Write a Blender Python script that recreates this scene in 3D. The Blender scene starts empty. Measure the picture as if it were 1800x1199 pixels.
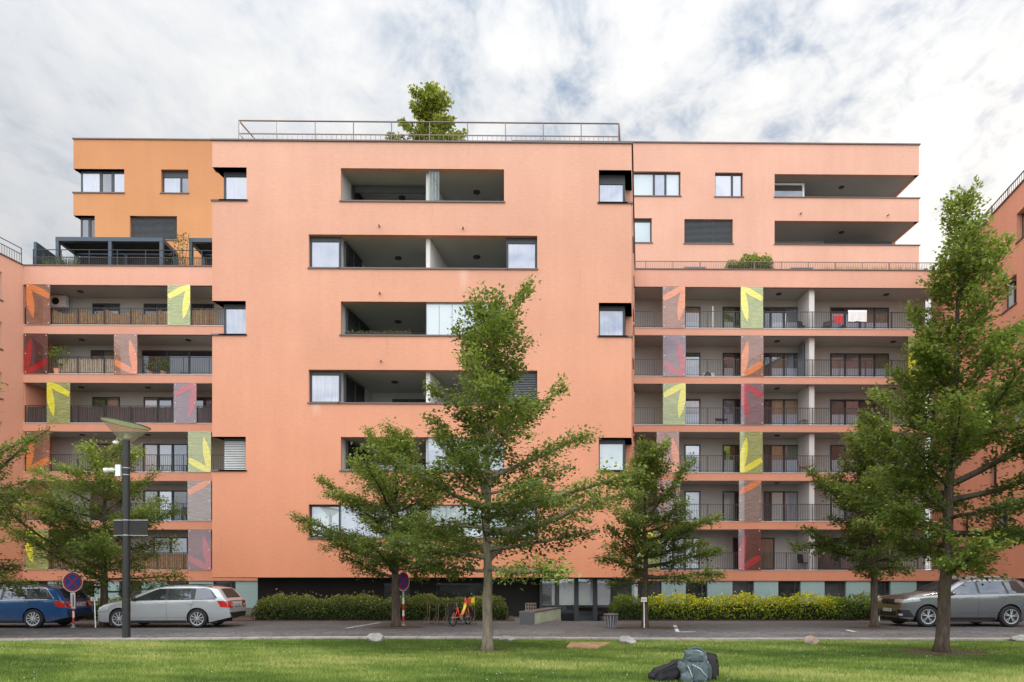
import bpy, bmesh, math, random
import numpy as np
from mathutils import Vector, Matrix
random.seed(7)
SC = bpy.context.scene
COL = SC.collection
R = math.radians
F, CX, HY, EYE, YAW = 1200.0, 900.0, 1020.0, 1.65, 0.0122
FW = Vector((math.sin(YAW), math.cos(YAW), 0)); RT = Vector((math.cos(YAW), -math.sin(YAW), 0))

def ray(px, py):
    return FW + RT * ((px - CX) / F) + Vector((0, 0, (HY - py) / F))
def onY(px, py, Y):
    d = ray(px, py); t = Y / d.y
    return Vector((d.x * t, Y, EYE + d.z * t))
def XX(px, Y): return onY(px, HY, Y).x
def ZZ(py, px, Y): return onY(px, py, Y).z
def GR(px, py):
    d = ray(px, py); t = -EYE / d.z
    return Vector((d.x * t, d.y * t, 0))

# ------------------------------------------------------------------ objects
ORG = {}
def tag(o, label=None, cat=None, group=None, kind=None):
    if label: o['label'] = label
    if cat: o['category'] = cat
    if group: o['group'] = group
    if kind: o['kind'] = kind
    return o
def empty(name, loc, label=None, cat=None, group=None, rz=0):
    o = bpy.data.objects.new(name, None); COL.objects.link(o)
    o.location = loc; o.rotation_euler.z = rz; o.empty_display_size = .2
    ORG[o.name] = Vector(loc)
    return tag(o, label, cat, group)
def local(o):
    ORG[o.name] = Vector((0, 0, 0)); return o
def link(name, me, parent=None, loc=None):
    o = bpy.data.objects.new(name, me); COL.objects.link(o)
    if parent is not None:
        o.parent = parent; ORG[o.name] = ORG[parent.name]
    else:
        o.location = loc or (0, 0, 0); ORG[o.name] = Vector(loc or (0, 0, 0))
    return o
def copy_tree(o, parent=None):
    c = o.copy(); COL.objects.link(c)
    if parent is not None: c.parent = parent
    ORG[c.name] = ORG.get(o.name, Vector((0, 0, 0)))
    for ch in list(o.children): copy_tree(ch, c)
    return c

class MB:
    def __init__(s): s.v = []; s.f = []; s.m = []; s.M = None
    def add(s, vs, fs, m=0):
        n = len(s.v)
        if s.M is not None: vs = [s.M @ Vector(p) for p in vs]
        s.v += [tuple(p) for p in vs]
        for f in fs: s.f.append([i + n for i in f]); s.m.append(m)
        return s
    def quad(s, a, b, c, d, m=0): return s.add([a, b, c, d], [(0, 1, 2, 3)], m)
    def poly(s, pts, m=0): return s.add(pts, [tuple(range(len(pts)))], m)
    def hexa(s, p, m=0):
        return s.add(p, [(0, 1, 2, 3), (7, 6, 5, 4), (0, 4, 5, 1), (1, 5, 6, 2), (2, 6, 7, 3), (3, 7, 4, 0)], m)
    def box(s, x0, x1, y0, y1, z0, z1, m=0):
        return s.hexa([(x0, y0, z0), (x1, y0, z0), (x1, y0, z1), (x0, y0, z1), (x0, y1, z0), (x1, y1, z0), (x1, y1, z1), (x0, y1, z1)], m)
    def pbox(s, pos, u0, u1, z0, z1, d0, d1, m=0):
        return s.hexa([pos(u0, z0, d0), pos(u1, z0, d0), pos(u1, z1, d0), pos(u0, z1, d0), pos(u0, z0, d1), pos(u1, z0, d1), pos(u1, z1, d1), pos(u0, z1, d1)], m)
    def tube(s, pts, rad, n=8, m=0, cap=True):
        pts = [Vector(p) for p in pts]; k = len(pts)
        if not hasattr(rad, '__len__'): rad = [rad] * k
        vs = []; fs = []; up = None
        for i, p in enumerate(pts):
            t = (pts[min(i + 1, k - 1)] - pts[max(i - 1, 0)]).normalized()
            if up is None:
                up = t.orthogonal().normalized()
            else:
                up = (up - t * up.dot(t))
                up = up.normalized() if up.length > 1e-6 else t.orthogonal().normalized()
            b = t.cross(up)
            for j in range(n):
                a = 2 * math.pi * j / n
                vs.append(p + (up * math.cos(a) + b * math.sin(a)) * rad[i])
        for i in range(k - 1):
            for j in range(n):
                fs.append((i * n + j, i * n + (j + 1) % n, (i + 1) * n + (j + 1) % n, (i + 1) * n + j))
        if cap:
            fs.append(tuple(range(n - 1, -1, -1))); fs.append(tuple((k - 1) * n + j for j in range(n)))
        return s.add(vs, fs, m)
    def lathe(s, prof, n=24, m=0, M=None, closed=False):
        vs = []; fs = []; k = len(prof)
        for (r, z) in prof:
            for j in range(n):
                a = 2 * math.pi * j / n; p = Vector((r * math.cos(a), r * math.sin(a), z))
                vs.append(M @ p if M is not None else p)
        for i in range(k - 1 if not closed else k):
            i2 = (i + 1) % k
            for j in range(n):
                fs.append((i * n + j, i * n + (j + 1) % n, i2 * n + (j + 1) % n, i2 * n + j))
        return s.add(vs, fs, m)
    def grid(s, fn, nu, nv, m=0):
        vs = [fn(i / nu, j / nv) for j in range(nv + 1) for i in range(nu + 1)]
        fs = [(j * (nu + 1) + i, j * (nu + 1) + i + 1, (j + 1) * (nu + 1) + i + 1, (j + 1) * (nu + 1) + i) for j in range(nv) for i in range(nu)]
        return s.add(vs, fs, m)
    def mesh(s, name, mats, smooth=False, org=Vector((0, 0, 0)), clean=True):
        me = bpy.data.meshes.new(name)
        ox, oy, oz = org
        me.from_pydata([(x - ox, y - oy, z - oz) for x, y, z in s.v], [], s.f)
        if not isinstance(mats, (list, tuple)): mats = [mats]
        for m in mats: me.materials.append(m)
        if any(s.m): me.polygons.foreach_set('material_index', s.m)
        if clean:
            bm = bmesh.new(); bm.from_mesh(me)
            bmesh.ops.recalc_face_normals(bm, faces=bm.faces)
            bm.to_mesh(me); bm.free()
        if smooth: me.polygons.foreach_set('use_smooth', [True] * len(me.polygons))
        me.update()
        return me
    def build(s, name, mats, parent=None, smooth=False, loc=None, clean=True):
        org = ORG[parent.name] if parent is not None else Vector(loc or (0, 0, 0))
        return link(name, s.mesh(name, mats, smooth, org, clean), parent, loc)

def autosmooth(o, deg=35):
    me = o.data
    bm = bmesh.new(); bm.from_mesh(me)
    for e in bm.edges:
        if len(e.link_faces) == 2 and e.calc_face_angle(0) > R(deg): e.smooth = False
    bm.to_mesh(me); bm.free()
    me.polygons.foreach_set('use_smooth', [True] * len(me.polygons))

def wallY(Y): return lambda u, z, d: (u, Y + d, z)
def skewwall(X0, Y0, k, side):
    """wall along Y: u = Y coordinate, d = inward distance (x direction * side)"""
    return lambda u, z, d: (X0 + k * (u - Y0) + side * d, u, z)

def wall_holes(mb, pos, u0, u1, z0, z1, holes, depth=.3, m=0, mr=0):
    us = sorted({u0, u1} | {max(u0, min(u1, h[i])) for h in holes for i in (0, 1)})
    zs = sorted({z0, z1} | {max(z0, min(z1, h[i])) for h in holes for i in (2, 3)})
    # split big cells so shading interpolates nicely
    def inside(a, b): return any(h[0] < a < h[1] and h[2] < b < h[3] for h in holes)
    for i in range(len(us) - 1):
        for j in range(len(zs) - 1):
            a, b, c, d = us[i], us[i + 1], zs[j], zs[j + 1]
            if b - a < 1e-5 or d - c < 1e-5 or inside((a + b) / 2, (c + d) / 2): continue
            mb.quad(pos(a, c, 0), pos(b, c, 0), pos(b, d, 0), pos(a, d, 0), m)
    for h in holes:
        a, b, c, d = h[:4]; dp = h[4] if len(h) > 4 else depth
        A, B = max(a, u0), min(b, u1)
        mb.quad(pos(A, c, 0), pos(B, c, 0), pos(B, c, dp), pos(A, c, dp), mr)
        mb.quad(pos(A, d, 0), pos(B, d, 0), pos(B, d, dp), pos(A, d, dp), mr)
        if a > u0: mb.quad(pos(a, c, 0), pos(a, d, 0), pos(a, d, dp), pos(a, c, dp), mr)
        if b < u1: mb.quad(pos(b, c, 0), pos(b, d, 0), pos(b, d, dp), pos(b, c, dp), mr)

def text_mesh(name, txt, size, mat, M, parent, extrude=.001):
    cu = bpy.data.curves.new(name, 'FONT'); cu.body = txt; cu.size = size
    cu.align_x = 'CENTER'; cu.align_y = 'CENTER'; cu.extrude = extrude
    tmp = bpy.data.objects.new('tmp', cu); COL.objects.link(tmp)
    dg = bpy.context.evaluated_depsgraph_get()
    me = bpy.data.meshes.new_from_object(tmp.evaluated_get(dg))
    bpy.data.objects.remove(tmp); bpy.data.curves.remove(cu)
    me.transform(M); me.materials.clear(); me.materials.append(mat); me.name = name
    if parent is not None: me.transform(Matrix.Translation(-ORG[parent.name]))
    return link(name, me, parent)

# ------------------------------------------------------------------ materials
def newmat(name):
    m = bpy.data.materials.new(name); m.use_nodes = True
    nt = m.node_tree; nt.nodes.clear()
    out = nt.nodes.new('ShaderNodeOutputMaterial')
    return m, nt, out
class NT:
    def __init__(s, nt): s.nt = nt
    def n(s, typ, **kw):
        nd = s.nt.nodes.new(typ)
        for k, v in kw.items():
            if k.startswith('i_'):
                key = k[2:]
                sock = nd.inputs[int(key)] if key.isdigit() else nd.inputs[key.replace('_', ' ')]
                s.put(sock, v)
            else: setattr(nd, k, v)
        return nd
    def put(s, sock, v):
        if isinstance(v, bpy.types.NodeSocket): s.nt.links.new(v, sock)
        elif isinstance(v, bpy.types.Node): s.nt.links.new(v.outputs[0], sock)
        elif isinstance(v, (tuple, list)) and sock.type == 'RGBA' and len(v) == 3: sock.default_value = (*v, 1)
        else: sock.default_value = v
    def math(s, op, a, b=0., c=None):
        nd = s.nt.nodes.new('ShaderNodeMath'); nd.operation = op
        s.put(nd.inputs[0], a); s.put(nd.inputs[1], b)
        if c is not None: s.put(nd.inputs[2], c)
        return nd.outputs[0]
    def mix(s, f, a, b, blend='MIX'):
        nd = s.nt.nodes.new('ShaderNodeMix'); nd.data_type = 'RGBA'; nd.blend_type = blend
        s.put(nd.inputs[0], f); s.put(nd.inputs[6], a); s.put(nd.inputs[7], b)
        return nd.outputs[2]
    def noise(s, vec, scale, detail=4, rough=.55, dist=0):
        nd = s.n('ShaderNodeTexNoise', i_Scale=scale, i_Detail=detail, i_Roughness=rough, i_Distortion=dist)
        if vec is not None: s.put(nd.inputs['Vector'], vec)
        return nd.outputs['Fac']
    def ramp(s, f, stops, interp='LINEAR'):
        nd = s.n('ShaderNodeValToRGB'); cr = nd.color_ramp; cr.interpolation = interp
        while len(cr.elements) > 1: cr.elements.remove(cr.elements[0])
        for i, (p, c) in enumerate(stops):
            e = cr.elements[0] if i == 0 else cr.elements.new(p)
            e.position = p; e.color = (*c, 1) if len(c) == 3 else c
        s.put(nd.inputs[0], f)
        return nd.outputs[0]
    def mapr(s, v, a, b, c, d, smooth=False):
        nd = s.n('ShaderNodeMapRange'); nd.interpolation_type = 'SMOOTHSTEP' if smooth else 'LINEAR'
        for i, x in enumerate((v, a, b, c, d)): s.put(nd.inputs[i], x)
        return nd.outputs[0]
    def objco(s, scale=(1, 1, 1)):
        tc = s.n('ShaderNodeTexCoord'); mp = s.n('ShaderNodeMapping')
        s.put(mp.inputs[0], tc.outputs['Object']); mp.inputs['Scale'].default_value = scale
        return mp.outputs[0]
    def bump(s, h, strength=.3, dist=.01):
        return s.n('ShaderNodeBump', i_Strength=strength, i_Distance=dist, i_Height=h).outputs[0]
    def bsdf(s, base, rough=.6, spec=.5, metal=0., normal=None, coat=0., **kw):
        nd = s.n('ShaderNodeBsdfPrincipled')
        s.put(nd.inputs['Base Color'], base); s.put(nd.inputs['Roughness'], rough)
        s.put(nd.inputs['Specular IOR Level'], spec); s.put(nd.inputs['Metallic'], metal)
        s.put(nd.inputs['Coat Weight'], coat)
        if normal is not None: s.put(nd.inputs['Normal'], normal)
        for k, v in kw.items(): s.put(nd.inputs[k.replace('_', ' ')], v)
        return nd.outputs[0]

def simple(name, col, rough=.6, spec=.4, metal=0, var=.12, vscale=6., bump=0., coat=0.):
    m, nt, out = newmat(name); g = NT(nt)
    co = g.objco()
    n1 = g.noise(co, vscale, 5, .6)
    k = g.mapr(n1, .3, .7, 1 - var, 1 + var)
    c = g.n('ShaderNodeVectorMath', operation='SCALE'); c.inputs[0].default_value = col; g.put(c.inputs['Scale'], k)
    nrm = g.bump(g.noise(co, vscale * 6, 4, .6), bump, .01) if bump else None
    rr = g.mapr(n1, .3, .7, max(0, rough - .06), min(1, rough + .06))
    g.put(out.inputs[0], g.bsdf(c.outputs[0], rr, spec, metal, nrm, coat))
    return m

def facade_mat(name, lo, hi, z0=1., z1=22., brick=True, stains=None, bk=.13):
    m, nt, out = newmat(name); g = NT(nt)
    geo = g.n('ShaderNodeNewGeometry'); sx = g.n('ShaderNodeSeparateXYZ', i_0=geo.outputs['Position'])
    u = g.math('MULTIPLY_ADD', sx.outputs[1], .83, sx.outputs[0])
    uv = g.n('ShaderNodeCombineXYZ', i_0=u, i_1=sx.outputs[2]).outputs[0]
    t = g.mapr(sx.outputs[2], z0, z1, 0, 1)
    base = g.mix(t, lo, hi)  # lo to hi by height; whiter light high on salmon walls put into colour
    st = g.n('ShaderNodeMapping', i_Vector=uv); st.inputs['Scale'].default_value = (1.3, .09, 1)
    streak = g.noise(st.outputs[0], 1.0, 5, .6)
    big = g.noise(uv, .22, 4, .55)
    base = g.mix(1., base, g.ramp(streak, [(.3, (.968, .962, .958)), (.7, (1.025, 1.025, 1.025))]), 'MULTIPLY')
    base = g.mix(1., base, g.ramp(big, [(.3, (.93, .92, .92)), (.7, (1.05, 1.06, 1.06))]), 'MULTIPLY')
    fine = g.n('ShaderNodeMapping', i_Vector=uv); fine.inputs['Scale'].default_value = (4, 16, 1)
    fn = g.noise(fine.outputs[0], 1.0, 3, .7)
    base = g.mix(1., base, g.ramp(fn, [(.3, (.95, .94, .94)), (.7, (1.04, 1.04, 1.04))]), 'MULTIPLY')
    nrm = None
    if brick:
        br = g.n('ShaderNodeTexBrick', i_Vector=uv, i_Scale=1., i_Color1=(1, 1, 1), i_Color2=(.88, .88, .88), i_Mortar=(.35, .35, .35))
        br.inputs['Mortar Size'].default_value = .007; br.inputs['Brick Width'].default_value = .26; br.inputs['Row Height'].default_value = .082
        base = g.mix(bk, base, br.outputs['Color'], 'MULTIPLY')
        nrm = g.bump(br.outputs['Color'], .35, .006)
    if stains:
        # run-off marks under the sills of each storey, and a few pale lime runs
        fr = g.math('FRACT', g.math('DIVIDE', g.math('SUBTRACT', sx.outputs[2], stains[0] - stains[1] * 4), stains[1]))
        below = g.mapr(fr, .55, .985, 0, 1, True)
        run = g.mapr(g.noise(g.n('ShaderNodeCombineXYZ', i_0=g.math('MULTIPLY', u, 3.2), i_1=g.math('MULTIPLY', sx.outputs[2], .12)).outputs[0], 1., 4, .6), .56, .74, 0, 1, True)
        base = g.mix(g.math('MULTIPLY', g.math('MULTIPLY', below, run), .20), base, (.30, .17, .12))
        for (su_, sz_, l_) in stains[2]:
            du = g.math('ABSOLUTE', g.math('SUBTRACT', sx.outputs[0], su_)); a = g.mapr(du, .02, .32, 1, 0, True)
            b = g.math('MULTIPLY', g.mapr(sx.outputs[2], sz_ - l_, sz_ - .05, 0, 1, True), g.math('LESS_THAN', sx.outputs[2], sz_))
            base = g.mix(g.math('MULTIPLY', g.math('MULTIPLY', a, b), .24), base, (.80, .66, .60))
    g.put(out.inputs[0], g.bsdf(base, .75, .25, 0, nrm))
    return m

def pane_mat(name, base, gloss=.3, tint=(.85, .9, 1.), fold=0., rough=.02, vary=.0, blind=False):
    m, nt, out = newmat(name); g = NT(nt)
    geo = g.n('ShaderNodeNewGeometry'); sx = g.n('ShaderNodeSeparateXYZ', i_0=geo.outputs['Position'])
    c = base
    if fold:
        v = g.n('ShaderNodeCombineXYZ', i_0=sx.outputs[0], i_1=g.math('MULTIPLY', sx.outputs[2], .06)).outputs[0]
        oi = g.n('ShaderNodeObjectInfo'); v2 = g.n('ShaderNodeVectorMath', operation='ADD', i_0=v, i_1=g.n('ShaderNodeCombineXYZ', i_0=g.math('MULTIPLY', oi.outputs['Random'], 40.), i_1=g.math('MULTIPLY', oi.outputs['Random'], 90.))).outputs[0]
        nz = g.noise(v2, 9, 3, .6)
        c = g.mix(g.mapr(nz, .32, .68, 0, 1), tuple(x * (1 - fold) for x in base), base)
    if blind:
        w = g.math('FRACT', g.math('MULTIPLY', sx.outputs[2], 11.))
        c = g.mix(g.mapr(w, .0, .9, 0, 1), tuple(x * .55 for x in base), base)
    if vary:
        nb = g.noise(geo.outputs['Position'], .6, 2, .5)
        c = g.mix(g.mapr(nb, .35, .65, 0, 1), c if isinstance(c, tuple) else c, tuple(min(1, x * (1 + vary) + vary * .03) for x in base))
    oi_ = g.n('ShaderNodeObjectInfo'); c = g.mix(g.mapr(oi_.outputs['Random'], 0, 1, 0, .38), c, tuple(x * .45 for x in base))
    wob = g.bump(g.noise(geo.outputs['Position'], .9, 1, .4), .04, .02)
    d = g.n('ShaderNodeBsdfDiffuse', i_Color=c)
    gl = g.n('ShaderNodeBsdfGlossy', i_Color=tint, i_Roughness=rough, i_Normal=wob)
    mx = g.n('ShaderNodeMixShader', i_0=gloss, i_1=d.outputs[0], i_2=gl.outputs[0])
    g.put(out.inputs[0], mx.outputs[0])
    return m

def screen_mat(name, tint, body, opa=.5):
    """tinted printed glass balcony screen with fine horizontal print"""
    m, nt, out = newmat(name); g = NT(nt)
    geo = g.n('ShaderNodeNewGeometry'); sx = g.n('ShaderNodeSeparateXYZ', i_0=geo.outputs['Position'])
    v = g.n('ShaderNodeCombineXYZ', i_0=g.math('MULTIPLY', sx.outputs[0], 1.6), i_1=g.math('MULTIPLY', sx.outputs[2], 24.)).outputs[0]
    nz = g.noise(v, 1., 3, .6, .4)
    line = g.mapr(nz, .40, .62, 0, 1, True)
    col = g.mix(line, tuple(x * .86 for x in body), body)
    d = g.bsdf(col, .25, .5)
    tr = g.n('ShaderNodeBsdfTransparent', i_Color=tint)
    gl = g.n('ShaderNodeBsdfGlossy', i_Color=(.9, .9, .95), i_Roughness=.03)
    fac = g.mapr(line, 0, 1, opa - .10, opa + .06)
    mx = g.n('ShaderNodeMixShader', i_0=fac, i_1=tr.outputs[0], i_2=d)
    m2 = g.n('ShaderNodeMixShader', i_0=.07, i_1=mx.outputs[0], i_2=gl.outputs[0])
    g.put(out.inputs[0], m2.outputs[0])
    return m

def leaf_mat(name, stops, trans=.35, attr='tint', rough=.5):
    m, nt, out = newmat(name); g = NT(nt)
    at = g.n('ShaderNodeAttribute', attribute_name=attr)
    c = g.ramp(at.outputs['Fac'], stops)
    d = g.bsdf(c, rough, .25)
    t = g.n('ShaderNodeBsdfTranslucent', i_Color=g.mix(.5, c, (.40, .50, .07), 'MIX'))
    mx = g.n('ShaderNodeMixShader', i_0=trans, i_1=d, i_2=t.outputs[0])
    g.put(out.inputs[0], mx.outputs[0])
    return m

M = {}
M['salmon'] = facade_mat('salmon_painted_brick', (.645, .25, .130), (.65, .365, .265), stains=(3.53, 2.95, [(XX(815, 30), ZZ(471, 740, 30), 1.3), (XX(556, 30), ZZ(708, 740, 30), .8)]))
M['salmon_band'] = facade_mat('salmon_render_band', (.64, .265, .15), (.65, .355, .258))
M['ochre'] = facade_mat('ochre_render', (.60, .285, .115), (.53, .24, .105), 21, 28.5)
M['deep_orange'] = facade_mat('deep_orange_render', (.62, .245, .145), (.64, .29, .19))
M['mint'] = facade_mat('mint_painted_brick', (.30, .43, .41), (.34, .47, .45), 0, 3, bk=.42)
M['grey_plaster'] = simple('warm_grey_plaster', (.42, .40, .375), .8, .2, 0, .05, .8)
M['soffit'] = simple('grey_soffit', (.42, .405, .38), .85, .2, 0, .05, .6)
M['loggia_grey'] = simple('cool_grey_plaster', (.43, .428, .41), .85, .2, 0, .06, .6)
M['fin_white'] = simple('pale_fin_wall', (.62, .60, .58), .8, .2, 0, .05, .8)
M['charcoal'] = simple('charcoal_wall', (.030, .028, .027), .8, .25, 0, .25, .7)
M['dark_grey'] = simple('dark_grey_wall', (.085, .085, .085), .8, .2, 0, .1, .8)
M['frame'] = simple('anthracite_frame', (.035, .038, .043), .45, .4, 0, .08, 3)
M['frame_grey'] = simple('grey_metal_frame', (.22, .23, .25), .4, .5, .3, .05, 3)
M['coping'] = simple('brown_grey_coping', (.13, .10, .09), .5, .4, .2, .1, 2)
M['white_trim'] = simple('pale_edge_trim', (.62, .60, .58), .6, .3, 0, .06, 2)
M['white_paint'] = simple('white_paint', (.75, .75, .74), .5, .4, 0, .05, 3)
M['rail'] = simple('grey_railing_steel', (.055, .052, .052), .45, .5, .4, .1, 4)
M['rail_dark'] = simple('dark_railing_steel', (.030, .033, .038), .45, .5, .3, .1, 4)
M['rail_brown'] = simple('bronze_railing_steel', (.17, .12, .10), .4, .5, .5, .1, 4)
M['steel_blue'] = simple('blue_grey_steel', (.045, .065, .085), .45, .5, .3, .08, 2)
M['louver'] = simple('grey_blind_slat', (.16, .17, .18), .4, .5, .3, .05, 5)
M['louver_light'] = simple('light_blind_slat', (.60, .60, .58), .4, .5, .1, .05, 5)
M['black'] = simple('black_plastic', (.012, .012, .013), .45, .5, 0, .1, 8)
M['rubber'] = simple('tyre_rubber', (.018, .018, .019), .8, .3, 0, .15, 20)
M['steel'] = simple('galvanised_steel', (.34, .35, .36), .38, .6, .7, .08, 8)
M['white_plastic'] = simple('white_plastic', (.72, .72, .70), .45, .5, 0, .05, 6)
M['red'] = simple('red_paint', (.42, .012, .015), .45, .5, 0, .08, 6)
M['wood'] = simple('weathered_wood', (.36, .22, .12), .8, .2, 0, .35, 5)
M['wood_pale'] = simple('pale_wood', (.52, .42, .31), .8, .2, 0, .25, 5)
M['bamboo_brown'] = simple('brown_mat', (.13, .095, .085), .8, .2, 0, .2, 5)
M['pane_lav'] = pane_mat('glass_lavender_curtain', (.19, .19, .235), .26, fold=.35)
M['pane_mint'] = pane_mat('glass_pale_blind', (.42, .48, .47), .16)
M['pane_white'] = pane_mat('glass_white_curtain', (.32, .32, .355), .24, fold=.42)
M['pane_dark'] = pane_mat('glass_dark_room', (.035, .036, .036), .15, vary=1.2)
M['pane_black'] = pane_mat('glass_black_room', (.015, .015, .016), .10, vary=1.)
M['pane_olive'] = pane_mat('glass_olive_curtain', (.16, .17, .12), .2, fold=.45)
M['pane_tan'] = pane_mat('glass_tan_curtain', (.36, .25, .15), .15, fold=.3)
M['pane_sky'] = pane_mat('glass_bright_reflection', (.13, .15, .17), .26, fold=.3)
M['pane_reflect'] = pane_mat('glass_painted_reflection', (.46, .50, .58), .12, fold=.12, rough=.12)  # sky reflection in the lower door glass, painted into the base colour
M['pane_red'] = pane_mat('glass_red_curtain', (.12, .02, .02), .30, fold=.5)
M['pane_ground'] = pane_mat('glass_ground_floor', (.016, .018, .016), .03, vary=1.5)
M['pane_foyer'] = pane_mat('glass_foyer', (.50, .50, .53), .2, fold=.08)
M['leaf_orange'] = screen_mat('print_orange', (.80, .40, .20), (.74, .22, .06), .88)
M['leaf_yellow'] = screen_mat('print_yellow', (.8, .8, .25), (.76, .72, .05), .93)
M['leaf_red'] = screen_mat('print_red', (.6, .25, .28), (.46, .055, .075), .84)
M['leaf_crimson'] = screen_mat('print_crimson', (.5, .12, .12), (.36, .010, .014), .92)
M['scr_orange'] = screen_mat('glass_orange_tint', (.80, .50, .36), (.52, .33, .24), .34)
M['scr_yellow'] = screen_mat('glass_yellow_tint', (.80, .86, .46), (.55, .62, .28), .40)
M['scr_red'] = screen_mat('glass_plum_tint', (.68, .52, .55), (.42, .33, .37), .34)
M['scr_crimson'] = screen_mat('glass_crimson_tint', (.62, .34, .33), (.26, .13, .12), .30)
M['scr_clear'] = screen_mat('glass_clear_tint', (.70, .64, .60), (.46, .37, .32), .4)
# =================================================================== buildings
YC, YW, K = 30.0, 41.6, 0.203
YB = YW + 2.0                     # balcony back wall
RNG = random.Random(11)

def window(parent, pos, u0, u1, z0, z1, d=.16, split=(), panes=('pane_lav',), head=.0, sill='coping', fw=.06, blind=None, blind_frac=1., name='window', frame='frame', reflect_low=False):
    mb = MB(); g = .004
    u0 += g; u1 -= g; z0 += g; z1 -= g
    D0, D1 = d, d + .08
    zt = z1 - head
    mb.pbox(pos, u0, u0 + fw, z0, z1, D0, D1); mb.pbox(pos, u1 - fw, u1, z0, z1, D0, D1)
    mb.pbox(pos, u0 + fw, u1 - fw, z0, z0 + fw, D0, D1); mb.pbox(pos, u0 + fw, u1 - fw, zt - fw, z1, D0, D1)
    us = [u0 + fw] + [u0 + (u1 - u0) * s for s in split] + [u1 - fw]
    for s in us[1:-1]: mb.pbox(pos, s - fw * .9, s + fw * .9, z0 + fw, zt - fw, D0 - .01, D1)
    w = mb.build(name, M[frame], parent)
    for i in range(len(us) - 1):
        p = MB(); a, b = us[i] - .01, us[i + 1] + .01
        zs_ = z0 + fw - .01
        if reflect_low and panes[i % len(panes)] != 'pane_black':
            zs_ = z0 + (z1 - z0) * .53  # lower part split off to carry the painted sky reflection
            q = MB(); q.pbox(pos, a, b, z0 + fw - .01, zs_ - .003, D0 + .033, D0 + .058); q.build('reflection_pane', M['pane_reflect'], w)
        p.pbox(pos, a, b, zs_, zt - fw + .01, D0 + .035, D0 + .06)
        p.build('pane', M[panes[i % len(panes)]], w)
    if sill:
        s = MB(); s.pbox(pos, u0 - .06, u1 + .06, z0 - .07, z0 - .004, -.05, d + .02); s.build('sill', M[sill], w)
    if blind:
        b = MB(); zb = zt - (zt - z0) * blind_frac; z = zt - .05
        while z > zb + .05:
            b.hexa([pos(u0 + .05, z - .028, D0 - .055), pos(u1 - .05, z - .028, D0 - .055), pos(u1 - .05, z - .022, D0 - .055), pos(u0 + .05, z - .022, D0 - .055),
                    pos(u0 + .05, z + .022, D0 - .012), pos(u1 - .05, z + .022, D0 - .012), pos(u1 - .05, z + .028, D0 - .012), pos(u0 + .05, z + .028, D0 - .012)])
            z -= .075
        b.build('blind', M[blind], w)
    return w

def ceiling_light(parent, x, y, z):
    mb = MB(); mb.lathe([(0, -.05), (.16, -.05), (.17, -.03), (.17, -.003)], 12)
    mb.v = [(a + x, b + y, c + z) for a, b, c in mb.v]
    return mb.build('ceiling_light', M['black'], parent)

def railing(parent, name, pts, h, mat='rail', step=.107, posts=1.4, bar=.0095, gap=.08, mid=None, bar_top=None, rail_r=.02):
    """railing along a polyline of (x, y, z) base points"""
    mb = MB()
    for (a, b) in zip(pts[:-1], pts[1:]):
        a = Vector(a); b = Vector(b); L = (b - a).length; t = (b - a) / L
        nrm = Vector((-t.y, t.x, 0))
        def bx(s0, s1, z0, z1, w):
            p = [a + t * s0 - nrm * w, a + t * s1 - nrm * w, a + t * s1 + nrm * w, a + t * s0 + nrm * w]
            lo = [q + Vector((0, 0, z0)) for q in p]; hi = [q + Vector((0, 0, z1)) for q in p]
            mb.add(lo + hi, [(3, 2, 1, 0), (4, 5, 6, 7), (0, 1, 5, 4), (1, 2, 6, 5), (2, 3, 7, 6), (3, 0, 4, 7)])
        bx(0, L, h - .035, h, rail_r); bx(0, L, gap, gap + .03, .012)
        if mid: bx(0, L, mid - .02, mid + .02, .016)
        n = int(L / step); bt = bar_top or (h - .035)
        for i in range(1, n): bx(i * step - bar, i * step + bar, gap + .03, bt, bar)
        k = max(1, round(L / posts))
        for i in range(k + 1): s = min(max(L * i / k, .02), L - .02); bx(s - .02, s + .02, 0, h - .035, .022)
    return mb.build(name, M[mat], parent, clean=False)

# ---------------------------------------------------------------- centre block
XL, XR = XX(373, YC), XX(1110, YC)
px_m = 740
zc = lambda py: ZZ(py, px_m, YC)
CZ0, CZ1 = zc(1015), zc(250.5)
rows = [(zc(353.2), zc(296.5)), (zc(471), zc(413.2)), (zc(588.6), zc(530.6)), (zc(707.8), zc(650.5)), (zc(826.5), zc(768.5)), (zc(945), zc(887))]
centre = empty('apartment_building', ((XL + XR) / 2, YC + 5, 0), 'tall salmon painted apartment block projecting in the middle, with staggered corner windows and long loggias', 'apartment building')
PC = wallY(YC)
xu = lambda px: XX(px, YC)
holesC = []
ND = 1.55
for i, (a, b) in enumerate(rows):
    if i % 2 == 0:
        holesC += [(XL - 1, xu(432 if i != 0 else 433.5), a, b, .42), (xu(599), xu(886), a, b, .30), (xu(1052.5), XR + 1, a, b, .42)]
    else:
        holesC += [(xu(542.5), xu(944.5), a, b, .3)]
mb = MB(); wall_holes(mb, PC, XL, XR, CZ0, CZ1, holesC, .3)
front = mb.build('front_wall', M['salmon'], centre)
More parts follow.
